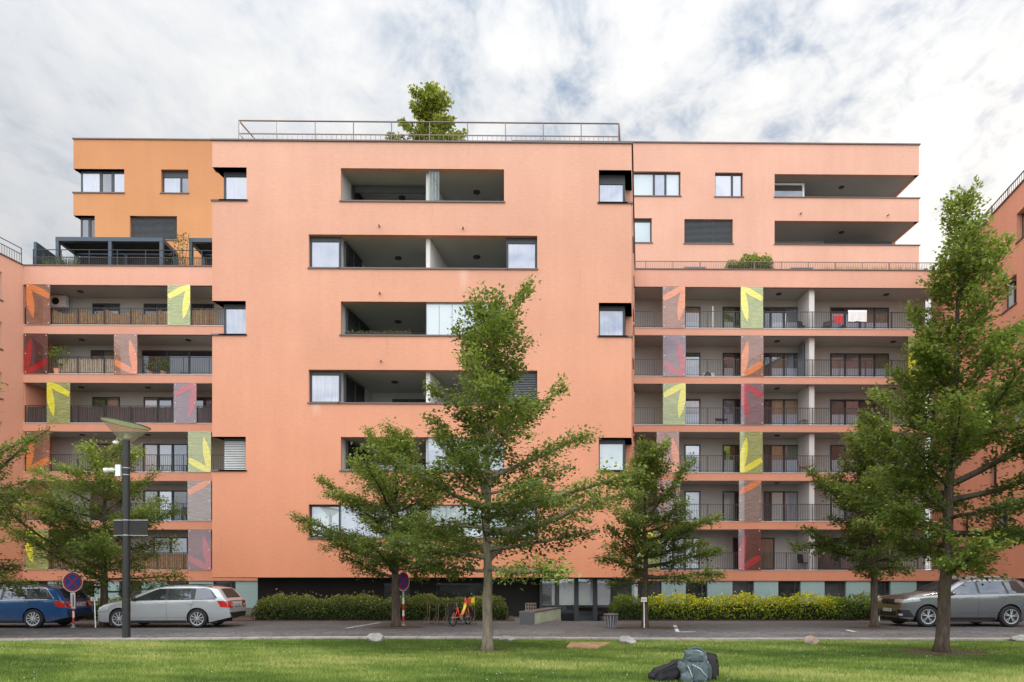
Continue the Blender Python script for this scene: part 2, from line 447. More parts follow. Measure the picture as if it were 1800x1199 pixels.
# side walls (skewed) with notches for corner windows, right one with slit windows
def sideC(X0, s): return lambda u, z, d: (X0 + K * (u - YC) + s * d, u, z)
for X0, s in ((XL, 1), (XR, -1)):
    pos = sideC(X0, s); mb = MB()
    hs = [(YC - 1, YC + ND, a, b, .3) for i, (a, b) in enumerate(rows) if i % 2 == 0]
    hw = []
    for i, (a, b) in enumerate(rows):
        o = 0 if i % 2 == 0 else 1.4
        hw += [(YC + 3.0 + o, YC + 4.5 + o, a, b), (YC + 7.2 - o * .5, YC + 8.6 - o * .5, a, b)]
    wall_holes(mb, pos, YC, YW + 4, CZ0, CZ1, hs + hw, .3)
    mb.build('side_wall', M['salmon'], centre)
    if s == -1:
        for h in hw: window(centre, pos, *h, d=.2, panes=('pane_dark',))
# notch slabs + set-back corner windows
def corner_window(i, left, panes, blind=None, head=.12):
    a, b = rows[i]
    if left: u0, u1 = XL, xu(432 if i else 433.5)
    else: u0, u1 = xu(1052.5), XR
    nb = MB(); inset = .36
    e0, e1 = (u0 - .01, u1) if left else (u0, u1 + .01)
    kk = K
    # lower and upper slab of the notch
    for z, dz in ((a, -.02), (b, .02)):
        nb.hexa([(e0 + .012, YC + .01, min(z, z + dz)), (e1 - .012, YC + .01, min(z, z + dz)), (e1 - .012, YC + .01, max(z, z + dz)), (e0 + .012, YC + .01, max(z, z + dz)),
                 (e0 + .012 + kk * ND, YC + ND, min(z, z + dz)), (e1 - .012 + kk * ND, YC + ND, min(z, z + dz)), (e1 - .012 + kk * ND, YC + ND, max(z, z + dz)), (e0 + .012 + kk * ND, YC + ND, max(z, z + dz))])
    nb.build('corner_recess', M['coping'], centre)
    A, B = (u0 + inset, u1) if left else (u0, u1 - inset * .62)
    w = window(centre, PC, A, B, a, b, d=.34, panes=panes, head=head, fw=.09, blind=blind, blind_frac=1.)
    # return pane round the corner
    X0 = A if left else B; s = 1 if left else -1
    pos = lambda u, z, d: (X0 + K * (u - YC - .42) + s * d, u, z)
    window(centre, pos, YC + .43, YC + ND, a, b, d=0, panes=('pane_dark',), head=head, sill=None, fw=.09, name='return_window')
    c = MB(); c.pbox(PC, u0 - (.05 if left else .02), u1 + (.02 if left else .05), a - .075, a - .004, -.05, .34); c.build('sill', M['coping'], w)
corner_window(0, True, ('pane_lav',)); corner_window(2, True, ('pane_white',)); corner_window(4, True, ('pane_dark',), 'louver_light')
corner_window(0, False, ('pane_lav',), head=.34); corner_window(2, False, ('pane_white',)); corner_window(4, False, ('pane_mint',))

def loggia(u0, u1, z0, z1, divs=(), lights=(), doors=(), side_glass=None, depth=3.7, wallmat='loggia_grey'):
    mb = MB(); kk = K; zf = z0 - 1.02; d0, d1 = .302, depth; t = .02
    P = lambda u, z, d: (u + kk * d, YC + d, z)
    A, B = u0 - kk * d0, u1 - kk * d0
    mb.quad(P(A, z1 + t, d0), P(B, z1 + t, d0), P(B, z1 + t, d1), P(A, z1 + t, d1))
    mb.quad(P(A, zf, d1), P(B, zf, d1), P(B, z1 + t, d1), P(A, z1 + t, d1))
    mb.quad(P(A, zf, d0), P(A, zf, d1), P(A, z1 + t, d1), P(A, z1 + t, d0))
    mb.quad(P(B, zf, d0), P(B, zf, d1), P(B, z1 + t, d1), P(B, z1 + t, d0))
    mb.quad(P(A, zf, d0), P(B, zf, d0), P(B, zf, d1), P(A, zf, d1))
    mb.quad(P(A, zf, d0), P(B, zf, d0), P(B, z0, d0), P(A, z0, d0))
    lg = mb.build('loggia', M[wallmat], centre)
    for px in divs:
        x = xu(px); m2 = MB(); m2.M = None
        m2.hexa([(x - .09, YC + .32, zf), (x + .09, YC + .32, zf), (x + .09, YC + .32, z1 + .01), (x - .09, YC + .32, z1 + .01),
                 (x - .09 + kk * 3.3, YC + d1 - .02, zf), (x + .09 + kk * 3.3, YC + d1 - .02, zf), (x + .09 + kk * 3.3, YC + d1 - .02, z1 + .01), (x - .09 + kk * 3.3, YC + d1 - .02, z1 + .01)])
        m2.build('divider', M['fin_white'], lg)
    for px, py in lights:
        x = (u0 + u1) / 2; # find depth where ceiling projects at py
        d = ray(px, py); tt = (z1 - EYE) / d.z; q = d * tt
        ceiling_light(lg, q.x, min(max(q.y, YC + .7), YC + depth - .4), z1 + t)
    # handrail on top of the parapet
    r = MB(); r.box(u0 + .05, u1 - .05, YC + .22, YC + .25, z0 + .03, z0 + .055)
    n = max(2, int((u1 - u0) / 2.6))
    for i in range(n + 1): x = u0 + .1 + (u1 - u0 - .2) * i / n; r.box(x - .012, x + .012, YC + .221, YC + .249, z0, z0 + .03)
    r.build('handrail', M['steel'], lg)
    s = MB(); s.box(u0 - .05, u1 + .05, YC - .05, YC + .30, z0 - .07, z0 - .004); s.build('sill', M['coping'], lg)
    for (a, b) in doors:
        pos = lambda u, z, d: (u, YC + depth - .1 + d, z)
        uu = [XX(p, YC + depth) for p in (a, b)]
        window(lg, pos, uu[0], uu[1], zf + .02, z1 - .32, d=0, split=(.5,), panes=('pane_dark',), sill=None, name='loggia_door')
    if side_glass:
        a, b, left = side_glass
        X0 = (A if left else B)
        pos = (lambda u, z, d: (X0 + kk * (u - YC) + .03 + d, u, z)) if left else (lambda u, z, d: (X0 + kk * (u - YC) - .03 - d, u, z))
        window(lg, pos, YC + a, YC + b, zf + .02, z1 - .06, d=0, split=(.5,), panes=('pane_black',), sill=None, name='side_window')
    return lg

def glazing(lg, u0, u1, z0, z1, n, open_first=False, mat='pane_mint'):
    g = MB(); d0 = YC + .10
    w = (u1 - u0) / n
    g.box(u0, u1, d0, d0 + .05, z1 - .06, z1 - .005); g.box(u0, u1, d0, d0 + .05, z0 + .005, z0 + .05)
    for i in range(n + 1): x = u0 + w * i; g.box(x - .012, x + .012, d0 + .01, d0 + .04, z0 + .05, z1 - .06)
    o = g.build('folding_glazing', M['frame_grey'], lg)
    p = MB(); p.box(u0 + .02, u1 - .02, d0 + .018, d0 + .03, z0 + .05, z1 - .06); p.build('pane', M[mat], o)
    return o

def glassmat():
    m, nt, out = newmat('clear_glazing'); g = NT(nt)
    t = g.n('ShaderNodeBsdfTransparent', i_Color=(.80, .86, .84)); gl = g.n('ShaderNodeBsdfGlossy', i_Color=(.9, .95, 1), i_Roughness=.02)
    g.put(out.inputs[0], g.n('ShaderNodeMixShader', i_0=.035, i_1=t.outputs[0], i_2=gl.outputs[0]).outputs[0]); return m
M['clear'] = glassmat()
# row 0
a, b = rows[0]; lg = loggia(xu(599), xu(886), a, b, (751,), ((707, 348), (838, 338)), side_glass=(1.2, 3.6, True))
bm_ = MB(); bm_.box(xu(612), xu(744), YC + 1.3, YC + 1.36, b - .33, b - .02); bm_.build('awning_box', M['dark_grey'], lg)
glazing(lg, xu(754), xu(771), a, b, 3, mat='clear')
# row 1
a, b = rows[1]
window(centre, PC, xu(542.5), xu(597), a, b, d=.2, panes=('pane_lav',), head=.14, fw=.08, sill=None)
window(centre, PC, xu(890), xu(944.5), a, b, d=.2, panes=('pane_lav',), head=.16, fw=.09, sill=None)
s_ = MB(); s_.box(xu(541), xu(597), YC - .05, YC + .2, a - .07, a - .004); s_.box(xu(891), xu(946), YC - .05, YC + .2, a - .07, a - .004); s_.build('sill', M['coping'], centre)
loggia(xu(597), xu(890), a, b, (751,), ((700, 454), (838, 452)), side_glass=(.5, 2.3, True))
# row 2
a, b = rows[2]; lg = loggia(xu(599), xu(886), a, b, (), ((700, 566),), side_glass=(.6, 3.2, True))
glazing(lg, xu(749), xu(885), a, b, 6, mat='pane_mint')
# row 3
a, b = rows[3]
window(centre, PC, xu(542.5), xu(597), a, b, d=.2, panes=('pane_white',), head=.1, fw=.08, sill=None)
window(centre, PC, xu(893), xu(944.5), a, b, d=.2, panes=('pane_dark',), head=.1, fw=.09, sill=None, blind='louver')
s_ = MB(); s_.box(xu(541), xu(597), YC - .05, YC + .2, a - .07, a - .004); s_.box(xu(894), xu(946), YC - .05, YC + .2, a - .07, a - .004); s_.build('sill', M['coping'], centre)
loggia(xu(597), xu(893), a, b, (751,), ((694, 672), (838, 673)), doors=((690, 748),), side_glass=(.5, 2.6, True))
# row 4
a, b = rows[4]; lg = loggia(xu(599), xu(886), a, b, (751,), (), doors=((665, 748),), side_glass=(.6, 3.2, True))
glazing(lg, xu(752), xu(885), a, b, 5, mat='pane_sky')
# row 5
a, b = rows[5]
window(centre, PC, xu(542.5), xu(597), a, b, d=.2, panes=('pane_mint',), fw=.08, sill=None)
window(centre, PC, xu(893), xu(944.5), a, b, d=.2, panes=('pane_sky',), fw=.08, sill=None)
s_ = MB(); s_.box(xu(541), xu(597), YC - .05, YC + .2, a - .07, a - .004); s_.box(xu(894), xu(946), YC - .05, YC + .2, a - .07, a - .004); s_.build('sill', M['coping'], centre)
lg = loggia(xu(597), xu(893), a, b, (751,), ())
glazing(lg, xu(598), xu(744), a, b, 5, mat='pane_sky'); glazing(lg, xu(757), xu(892), a, b, 5, mat='pane_mint')

# coping, roof, soffit, waterspouts
mb = MB(); kk = K; e = .06
def slab(mb, x0, x1, y0, y1, z0, z1, k=K, m=0):
    mb.hexa([(x0, y0, z0), (x1, y0, z0), (x1, y0, z1), (x0, y0, z1), (x0 + k * (y1 - y0), y1, z0), (x1 + k * (y1 - y0), y1, z0), (x1 + k * (y1 - y0), y1, z1), (x0 + k * (y1 - y0), y1, z1)], m)
slab(mb, XL - e, XR + e, YC - e, YC + .4, CZ1 + .002, CZ1 + .07)
slab(mb, XR - .34 + K * .46, XR + e + K * .46, YC + .401, YW + 4, CZ1 + .002, CZ1 + .07); slab(mb, XL - e + K * .46, XL + .34 + K * .46, YC + .401, YW + 4, CZ1 + .002, CZ1 + .07)
mb.build('coping', M['coping'], centre)
mb = MB(); slab(mb, XL + .3, XR - .3, YC + .3, YW + 4, CZ1 - .3, CZ1 - .2); mb.build('roof', M['dark_grey'], centre)
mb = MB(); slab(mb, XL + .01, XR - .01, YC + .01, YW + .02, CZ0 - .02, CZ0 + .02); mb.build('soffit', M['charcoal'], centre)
for px, py in ((667, 398), (814, 402), (668, 516), (670, 635)):
    p = onY(px, py, YC); m2 = MB(); m2.tube([(p.x, YC + .02, p.z), (p.x, YC - .16, p.z - .02)], .035, 8); m2.build('waterspout', M['coping'], centre)
# roof railing
zr = CZ1 + .03; yr = YC + 1.0
P0, P1 = XX(420, yr), XX(1088, yr)
railing(centre, 'roof_railing', [(P0 + K * 5, yr + 5, zr), (P0, yr, zr), (P1, yr, zr), (P1 + K * 5, yr + 5, zr)], ZZ(214, 740, yr) - zr, 'rail_brown', .22, 1.66, .008, .06, mid=ZZ(237.5, 740, yr) - zr, bar_top=ZZ(237.5, 740, yr) - zr, rail_r=.03)
# undercroft: dark recessed walls
YU = YC + 1.6
mb = MB()
zb = -.9
def ux(px): return XX(px, YU)
hU = [(ux(674), ux(720), .55, 1.48), (ux(766), ux(849), .55, 1.48)]
wall_holes(mb, wallY(YU), ux(453), ux(952), zb, CZ0 - .025, hU, .12)
mb.quad((ux(453), YU, zb), (ux(453) + K * 10, YW, zb), (ux(453) + K * 10, YW, CZ0 - .025), (ux(453), YU, CZ0 - .025))
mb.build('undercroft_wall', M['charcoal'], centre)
window(centre, wallY(YU), *hU[0], d=.06, panes=('pane_ground',), sill=None); window(centre, wallY(YU), *hU[1], d=.06, split=(.5,), panes=('pane_ground',), sill=None)
# glazed entrance
YE = YC + 1.0
ex = lambda px: XX(px, YE)
ent = MB()
for px, w in ((979, .10), (1013, .10), (1046, .10), (951, .06), (1074.5, .04)):
    ent.box(ex(px) - w, ex(px) + w, YE - .06, YE + .08, -.9, CZ0 - .08)
ent.box(ex(950), ex(1076), YE - .07, YE + .09, CZ0 - .079, CZ0 - .022)
entrance = ent.build('entrance_glazing', M['frame'], centre)
for a_, b_, mt in ((952, 970, 'pane_dark'), (970, 977, 'pane_foyer'), (981, 1011, 'pane_foyer'), (1015, 1044, 'pane_foyer'), (1048, 1073, 'pane_foyer')):
    p = MB(); p.box(ex(a_), ex(b_), YE, YE + .02, .52, CZ0 - .08); p.build('pane', M[mt], entrance)
for a_, b_ in ((952, 977), (981, 1011)):
    p = MB(); p.box(ex(a_), ex(b_), YE, YE + .02, -.9, .518); p.build('pane', M['pane_black'], entrance)
mb = MB(); mb.box(ex(1077), XX(1112, YE), YE + .2, YE + .4, -.9, CZ0 - .022); mb.build('porch_wall', M['dark_grey'], centre)
mb = MB(); slab(mb, XX(1113, YE), XX(1118, YE), YE - .3, YE + 4, -.9, CZ0 - .022); mb.build('porch_fin', M['loggia_grey'], centre)
for px in (1082, 1092, 1102):
    m2 = MB(); m2.lathe([(0, 0), (.05, 0), (.05, .06)], 10); m2.v = [(x + XX(px, YE - .3), y + YE - .3, z + CZ0 - .085) for x, y, z in m2.v]; m2.build('downlight', M['white_plastic'], centre)
# sunken entrance with steps
st = MB()
for i in range(5):
    st.box(XX(1015, 30.4), XX(1074, 30.4), YE + .45 + .32 * i, YE + .45 + .32 * (i + 1), -.9, -.62 + i * .2)
st.build('entrance_step', M['frame_grey'], centre)
mb = MB(); mb.box(XX(925, 30.3), XX(945, 30.3), YU - .04, YU - .003, .24, .60); ip = mb.build('letterbox_panel', M['wood_pale'], centre)
g_ = MB()
for i in range(4):
    for j in range(2): g_.box(XX(926.5 + i * 4.7, 30.3), XX(930 + i * 4.7, 30.3), YU - .052, YU - .041, .29 + j * .15, .40 + j * .15)
g_.build('letterbox', M['coping'], ip)

# ---------------------------------------------------------------- wings
def wing(root, px0, px1, x0, x1, bands, zpar, refpx, doors, screens, rail_spec, lights, dividers):
    """bands: list of (y_top_of_opening, y_bottom_of_opening) px, top row first; next opening top closes the slab"""
    zf = lambda py: ZZ(py, refpx, YW)
    levels = [(zf(t), zf(b)) for t, b in bands]
    # back wall
    mb = MB(); mb.box(x0, x1, YB, YB + .2, 1.6, zpar); mb.build('back_wall', M['grey_plaster'], root)
    for i, (zt, zb) in enumerate(levels):
        nxt = levels[i + 1][0] if i + 1 < len(levels) else ZZ(1020.8, refpx, YW)
        s = MB()
        s.box(x0, x1, YW, YW + .16, nxt, zb - .045)                       # painted front
        s.box(x0, x1, YW + .161, YB - .002, nxt + .03, zb - .06, 1)       # slab behind
        s.quad((x0, YW + .162, nxt + .02), (x1, YW + .162, nxt + .02), (x1, YB - .003, nxt + .02), (x0, YB - .003, nxt + .02), 1)
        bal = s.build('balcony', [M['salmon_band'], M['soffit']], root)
        t = MB(); t.box(x0, x1, YW - .03, YW + .2, zb - .043, zb - .012); t.build('edge_trim', M['white_trim'], bal)
        t = MB(); t.box(x0, x1, YW - .012, YW + .1, nxt - .03, nxt - .002); t.build('drip_edge', M['coping'], bal)
        sp = rail_spec[i]
        railing(bal, 'railing', [(x0 + .05, YW + .07, zb - .01), (x1 - .05, YW + .07, zb - .01)], 1.06, sp[0] if sp else 'rail', .107, 1.6)
        for (a, b, mt, split) in doors[i]:
            pos = wallY(YB - .06)
            window(bal, pos, XX(a, YB), XX(b, YB), zb + .02, zb + 2.08, d=0, split=split, panes=mt, sill=None, fw=.075, name='balcony_door', reflect_low=(refpx > 900 and i < 4))
        for px in lights[i]:
            ceiling_light(bal, XX(px, YW + 1.0), YW + 1.0, zt + .02)
        for px in dividers[i]:
            m2 = MB(); m2.box(XX(px, YW + .3) - .16, XX(px, YW + .3) + .16, YW + .3, YB - .003, zb - .01, zt + .015); m2.build('divider', M['fin_white'], bal)
        for (a, b, kind, colour, flip) in screens[i]:
            screen(bal, XX(a, YW), XX(b, YW), zb - .03, zt + .01, kind, colour)
    # top parapet band above first opening
    s = MB(); s.box(x0, x1, YW, YW + .2, levels[0][0], zpar); s.box(x0, x1, YW + .201, YB + 4, levels[0][0] + .02, zpar - .35, 1)
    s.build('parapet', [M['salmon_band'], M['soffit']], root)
    s = MB(); s.box(x0, x1, YW - .05, YW + .26, zpar + .002, zpar + .06); s.build('coping', M['coping'], root)
    s = MB(); s.box(x0, x1, YW - .012, YW + .1, levels[0][0] - .03, levels[0][0] - .002); s.build('drip_edge', M['coping'], root)
    return levels

def petal(p0, p1, w, tip=False):
    """leaf outline from p0 (narrow root) to p1 (rounded tip) in panel units"""
    p0 = Vector(p0); p1 = Vector(p1); t = p1 - p0; n = Vector((-t.y, t.x)).normalized()
    prof = [(0, .30), (.12, .62), (.3, .9), (.5, 1.0), (.75, .95), (1, .80)] if not tip else [(0, .5), (.12, .78), (.3, .98), (.5, 1.0), (.7, .82), (.88, .45), (1, .04)]
    L = [p0 + t * s + n * w * q for s, q in prof]; Rr = [p0 + t * s - n * w * q for s, q in prof]
    return L, Rr
CORNERS = {  # petals in panel coords: x 0..1 left-right, y 0..1 top-bottom
    'tr': [((1.0, .0), (.02, .30), .085), ((.97, .02), (.70, .84), .10)],
    'tl': [((.0, .0), (.98, .30), .085), ((.03, .02), (.30, .84), .10)],
    'br': [((1.0, 1.0), (.02, .70), .085), ((.97, .98), (.68, .14), .10)],
    'bl': [((.0, 1.0), (.98, .68), .085), ((.03, .98), (.30, .14), .10)],
}
def screen(parent, x0, x1, z0, z1, kind, colour):
    y = YW - .045
    mb = MB(); mb.box(x0, x1, y, y + .012, z0, z1)
    sc = mb.build('glass_screen', M['scr_' + colour], parent)
    W, H = x1 - x0, z1 - z0
    lm = M['leaf_' + {'clear': 'orange'}.get(colour, colour)]
    for k, (p0, p1, w) in enumerate(CORNERS[kind]):
        if colour == 'clear' and k == 1: continue
        # work in metres so widths look right
        a = (p0[0] * W, (1 - p0[1]) * H); b = (p1[0] * W, (1 - p1[1]) * H)
        L, Rr = petal(a, b, w * 1.6 * W, k == 1)
        cl = lambda v: (min(max(v.x, .004), W - .004), min(max(v.y, .004), H - .004))
        m2 = MB(); yy = y - .004 - .002 * k
        for i in range(len(L) - 1):
            q = [cl(L[i]), cl(L[i + 1]), cl(Rr[i + 1]), cl(Rr[i])]
            m2.quad(*[(x0 + c[0], yy, z0 + c[1]) for c in q])
        m2.build('leaf_motif', lm, sc)
    st = MB()
    for fx in (.07, .93):
        for fz in (.045, .5, .955):
            cx_, cz_ = x0 + W * fx, z0 + H * fz
            st.add([(cx_ + .03 * math.cos(q), y - .012, cz_ + .03 * math.sin(q)) for q in [i * math.pi / 4 for i in range(8)]], [tuple(range(8))])
    st.build('fixing_stud', M['white_plastic'], sc)
    return sc

# ------- left wing
WX0 = XX(41, YW)
left = empty('apartment_building', (WX0 + 8, YW + 3, 0), 'left salmon wing with open balconies and coloured leaf screens below an ochre penthouse storey', 'apartment building')
bandsL = [(501, 571), (587.5, 657), (673, 743), (758.5, 829), (845, 915), (930.5, 1001)]
zparL = ZZ(468, 210, YW)
WLX1 = XX(600, YW)
D = 'pane_dark'; B_ = 'pane_black'; O = 'pane_olive'; T = 'pane_tan'; S = 'pane_sky'
doorsL = [
    [(163, 211, (B_, D), (.5,)), (253, 302, (B_, D), (.5,)), (337, 376, (D, B_), (.5,))],
    [(160, 202, (D, O), (.5,)), (250, 376, (B_, B_, B_), (.35, .66))],
    [(163, 211, (O, T), (.5,)), (253, 304, (T, D), (.5,)), (343, 378, (D, O), (.5,))],
    [(160, 214, (D, T), (.5,)), (252, 331, (T, O, D), (.34, .66))],
    [(160, 214, (B_, D), (.5,)), (252, 331, (D, S, B_), (.34, .66))],
    [(90, 136, (O, D), (.5,)), (160, 230, (B_, D, B_), (.34, .66)), (270, 331, (B_, D), (.5,))]]
screensL = [
    [(47, 89, 'tl', 'orange', 0), (295, 335, 'tr', 'yellow', 0)],
    [(43, 85, 'bl', 'crimson', 0), (201, 242, 'br', 'orange', 0)],
    [(83, 124, 'tl', 'yellow', 0), (306, 346, 'tr', 'red', 0)],
    [(47, 88, 'bl', 'orange', 0), (331, 371.5, 'br', 'yellow', 0)],
    [(330, 371.5, 'tr', 'clear', 0)],
    [(45, 86, 'tl', 'yellow', 0), (331, 371.5, 'br', 'crimson', 0)]]
lightsL = [(141, 300), (144, 331), (143, 260), (145, 260), (), ()]
divL = [(), (), (), (), (), ()]
lvL = wing(left, 41, 372, WX0, WLX1, bandsL, zparL, 210, doorsL, screensL, [('rail_dark',)] * 6, lightsL, divL)
# orange end walls of the balconies on the left
mb = MB(); slab(mb, WX0 - .25, WX0 + .004, YW + .17, YB, 1.6, zparL - .4, .22); mb.build('end_wall', M['deep_orange'], left)
# ground floor of the left wing
def ground_floor(root, x0, x1, wins, mats):
    zt = ZZ(1020.8, 600, YW) - .004
    mb = MB(); hs = [(XX(a, YW + .06), XX(b, YW + .06), .12, zt - .02) for a, b in wins]
    wall_holes(mb, wallY(YW + .06), x0, x1, -.9, zt - .001, hs, .22)
    mb.build('plinth_wall', M['mint'], root)
    for h in hs: window(root, wallY(YW + .06), *h, d=.14, split=(.78,) if h[1] - h[0] > 1 else (), panes=('pane_ground', 'pane_ground'), sill=None, fw=.05, name='ground_floor_window')
ground_floor(left, WX0, XX(453, YW + .06), [(0, 84), (143, 166), (209.5, 249), (293, 332), (375, 414)], None)
# terrace railing, pergola, penthouse
zt = zparL + .03
railing(left, 'terrace_railing', [(XX(58, YW + .12), YW + .12, zt), (XX(600, YW), YW + .12, zt)], ZZ(437.5, 210, YW) - zt, 'rail_dark', .107, 1.7, .0085, .04, mid=ZZ(451, 210, YW) - zt, bar_top=ZZ(451, 210, YW) - zt, rail_r=.025)
mb = MB(); mb.box(XX(59, YW + .3), XX(64, YW + .3), YW + .3, YW + 3.2, zt - .3, ZZ(425, 62, YW + .3)); mb.build('terrace_partition', M['steel_blue'], left)
Y3 = 44.6
zp = lambda py: ZZ(py, 240, Y3)
xp = lambda px: XX(px, Y3)
PL0, PL1 = xp(129), xp(560)
wz = [(zp(338), zp(297.5)), (zp(421), zp(379.5))]
hP = [(PL0 - 1, xp(218.5), wz[0][0], wz[0][1], .3), (xp(283), xp(331), wz[0][0] - .02, wz[0][1]),
      (PL0 - 1, xp(166.5), wz[1][0] - 1.2, wz[1][1], .3), (xp(228), xp(311), wz[1][0], wz[1][1])]
mb = MB(); wall_holes(mb, wallY(Y3), PL0, PL1, zparL - .4, zp(246), hP, .3)
pos = lambda u, z, d: (PL0 + K * (u - Y3) + d, u, z)
wall_holes(mb, pos, Y3, Y3 + 7, zparL - .4, zp(246), [(Y3 - 1, Y3 + 1.8, wz[0][0], wz[0][1]), (Y3 - 1, Y3 + 1.8, wz[1][0] - 1.2, wz[1][1])], .3)
for z in (wz[0][0], wz[0][1], wz[1][1]):
    slab(mb, PL0 + .012, PL0 + 4, Y3 + .012, Y3 + 1.9, z - (.02 if z == wz[0][0] else -.0), z + (.02 if z != wz[0][0] else 0.))
mb.build('penthouse_wall', M['ochre'], left)
mb = MB(); slab(mb, PL0 - .06, PL1, Y3 - .06, Y3 + 7, zp(246) + .002, zp(246) + .08); mb.build('penthouse_coping', M['coping'], left)
P3 = wallY(Y3)
def cornerL(u0, u1, z0, z1, split, panes, blind=None):
    w = window(left, P3, u0, u1, z0, z1, d=.25, split=split, panes=panes, fw=.09, blind=blind, sill=None)
    X0 = u0; pos = lambda u, z, d: (X0 + K * (u - Y3 - .33) + d, u, z)
    window(left, pos, Y3 + .34, Y3 + 1.8, z0, z1, d=0, panes=('pane_sky',), sill=None, fw=.09, name='return_window')
cornerL(xp(138), xp(218.5), wz[0][0], wz[0][1], (.44, .70), ('pane_white', 'pane_dark', 'pane_lav'))
s_ = MB(); s_.box(PL0 - .06, xp(219.5), Y3 - .06, Y3 + .25, wz[0][0] - .09, wz[0][0] - .022); s_.build('sill', M['coping'], left)
window(left, P3, *hP[1][:4], d=.2, split=(.68,), panes=('pane_lav', 'pane_dark'), head=.36)
cornerL(xp(137.5), xp(166.5), wz[1][0] - 1.2, wz[1][1], (.55,), ('pane_dark', 'pane_black'))
window(left, P3, *hP[3][:4], d=.2, split=(.4, .64), panes=('pane_dark',), blind='louver')
# ------- right wing
right_x0, right_x1 = XX(640, YW + 1), XX(1662, YW)
right = empty('apartment_building', (right_x1 - 8, YW + 3, 0), 'right salmon wing with long grey balconies, leaf screens and a set-back penthouse with open loggias', 'apartment building')
bandsR = [(505, 577), (590, 661.5), (675, 746.5), (759.5, 830.5), (845, 916), (930.5, 1001.5)]
zparR = ZZ(475, 1370, YW)
d1, d2, d3, d4 = (1203, 1231), (1270, 1301), (1342, 1403), (1459, 1562)
doorsR = []
for i, (m1, m2, m3, m4) in enumerate([((T,), (O,), (D, S), (B_, D, O, O)), ((O,), (S,), (O, S), (S, S, O, O)), ((T,), ('pane_white',), (T, T), (D, S, B_, B_)), (('pane_lav',), ('pane_red',), (T, O), (D, S, B_, D)), (('pane_mint',), ('pane_mint',), ('pane_mint', 'pane_white'), ('pane_mint', S, D, D))]):
    doorsR.append([(*d1, m1, ()), (*d2, m2 + (B_,), (.72,)), (*d3, (B_,) + m3, (.2, .58)), (*d4, m4, (.25, .5, .75))])
doorsR.append([(1160, 1230, ('pane_mint', D, 'pane_mint'), (.33, .62)), (1288, 1361, (B_, D, O), (.3, .6)), (1438, 1562, (D, S, D), (.3, .6))])
screensR = [
    [(1164.5, 1204, 'tr', 'orange', 0), (1301.5, 1341, 'tl', 'yellow', 0)],
    [(1165, 1205, 'br', 'red', 0), (1302, 1341.5, 'bl', 'orange', 0), (1596, 1635, 'bl', 'yellow', 0)],
    [(1165, 1205, 'tr', 'yellow', 0), (1302, 1342, 'tl', 'red', 0)],
    [(1154, 1193.5, 'br', 'orange', 0), (1300, 1340, 'bl', 'yellow', 0)],
    [(1155, 1195, 'tl', 'red', 0), (1298.5, 1338, 'tr', 'clear', 0)],
    [(1120, 1160, 'tl', 'yellow', 0), (1297.5, 1337, 'bl', 'crimson', 0)]]
lightsR = [(1369, 1558), (1366, 1570), (1366, 1570), (1366,), (1366,), ()]
divR = [(1427,), (1427,), (1427,), (1427,), (1427,), (1427,)]
lvR = wing(right, 1118, 1640, right_x0, right_x1, bandsR, zparR, 1370, doorsR, screensR, [None] * 6, lightsR, divR)
ground_floor(right, XX(1000, YW), right_x1, [(1120, 1163), (1205.5, 1243.5), (1287.5, 1325.5), (1368, 1407.5), (1449.5, 1487.5), (1530, 1566), (1611, 1650)], None)
zt = zparR + .03
railing(right, 'terrace_railing', [(XX(1040, YW), YW + .12, zt), (XX(1660, YW), YW + .12, zt)], ZZ(458.5, 1370, YW) - zt, 'rail_brown', .107, 1.7, .0075, .03, mid=None)
Y4 = 42.9
zq = lambda py: ZZ(py, 1370, Y4)
xq = lambda px: XX(px, Y4)
QX0, QX1 = xq(900), xq(1615.5)
ztop = zq(253.5)
hq = [(xq(1108), xq(1196.5), zq(345.5), zq(303)), (xq(1257), xq(1306), zq(346), zq(304)), (xq(1108), xq(1146), zq(427.5), zq(385)),
      (xq(1203), xq(1288.5), zq(428.5), zq(386)), (xq(1361.5), QX1 + 1, zq(347.5), zq(306), .25), (xq(1361.5), QX1 + 1, zq(430.5), zq(388), .25)]
mb = MB(); wall_holes(mb, wallY(Y4), QX0, QX1, zparR - .4, ztop, hq, .25)
pos = lambda u, z, d: (QX1 + K * (u - Y4) * .0 - d, u, z)
LD = 2.6
wall_holes(mb, pos, Y4, Y4 + 9, zparR - .4, ztop, [(Y4 - 1, Y4 + LD, zq(347.5), zq(306), .25), (Y4 - 1, Y4 + LD, zq(430.5), zq(388), .25)], .25)
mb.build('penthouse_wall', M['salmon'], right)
mb = MB(); mb.box(QX0, QX1 + .07, Y4 - .07, Y4 + 9, ztop + .002, ztop + .08); mb.build('penthouse_coping', M['coping'], right)
mb = MB(); mb.tube([(xq(1358), Y4 + .5, ztop), (xq(1358), Y4 + .5, ztop + .35)], .02, 6); mb.build('vent_pipe', M['rail'], right)
P4 = wallY(Y4)
window(right, P4, *hq[0][:4], d=.16, split=(.48, .71), panes=('pane_mint', 'pane_lav', 'pane_mint'), fw=.07)
window(right, P4, *hq[1][:4], d=.16, split=(.64,), panes=('pane_lav',), fw=.07)
window(right, P4, *hq[2][:4], d=.16, panes=('pane_mint',), fw=.07, head=.1)
window(right, P4, *hq[3][:4], d=.16, split=(.42, .62), panes=('pane_dark',), fw=.07, blind='louver')
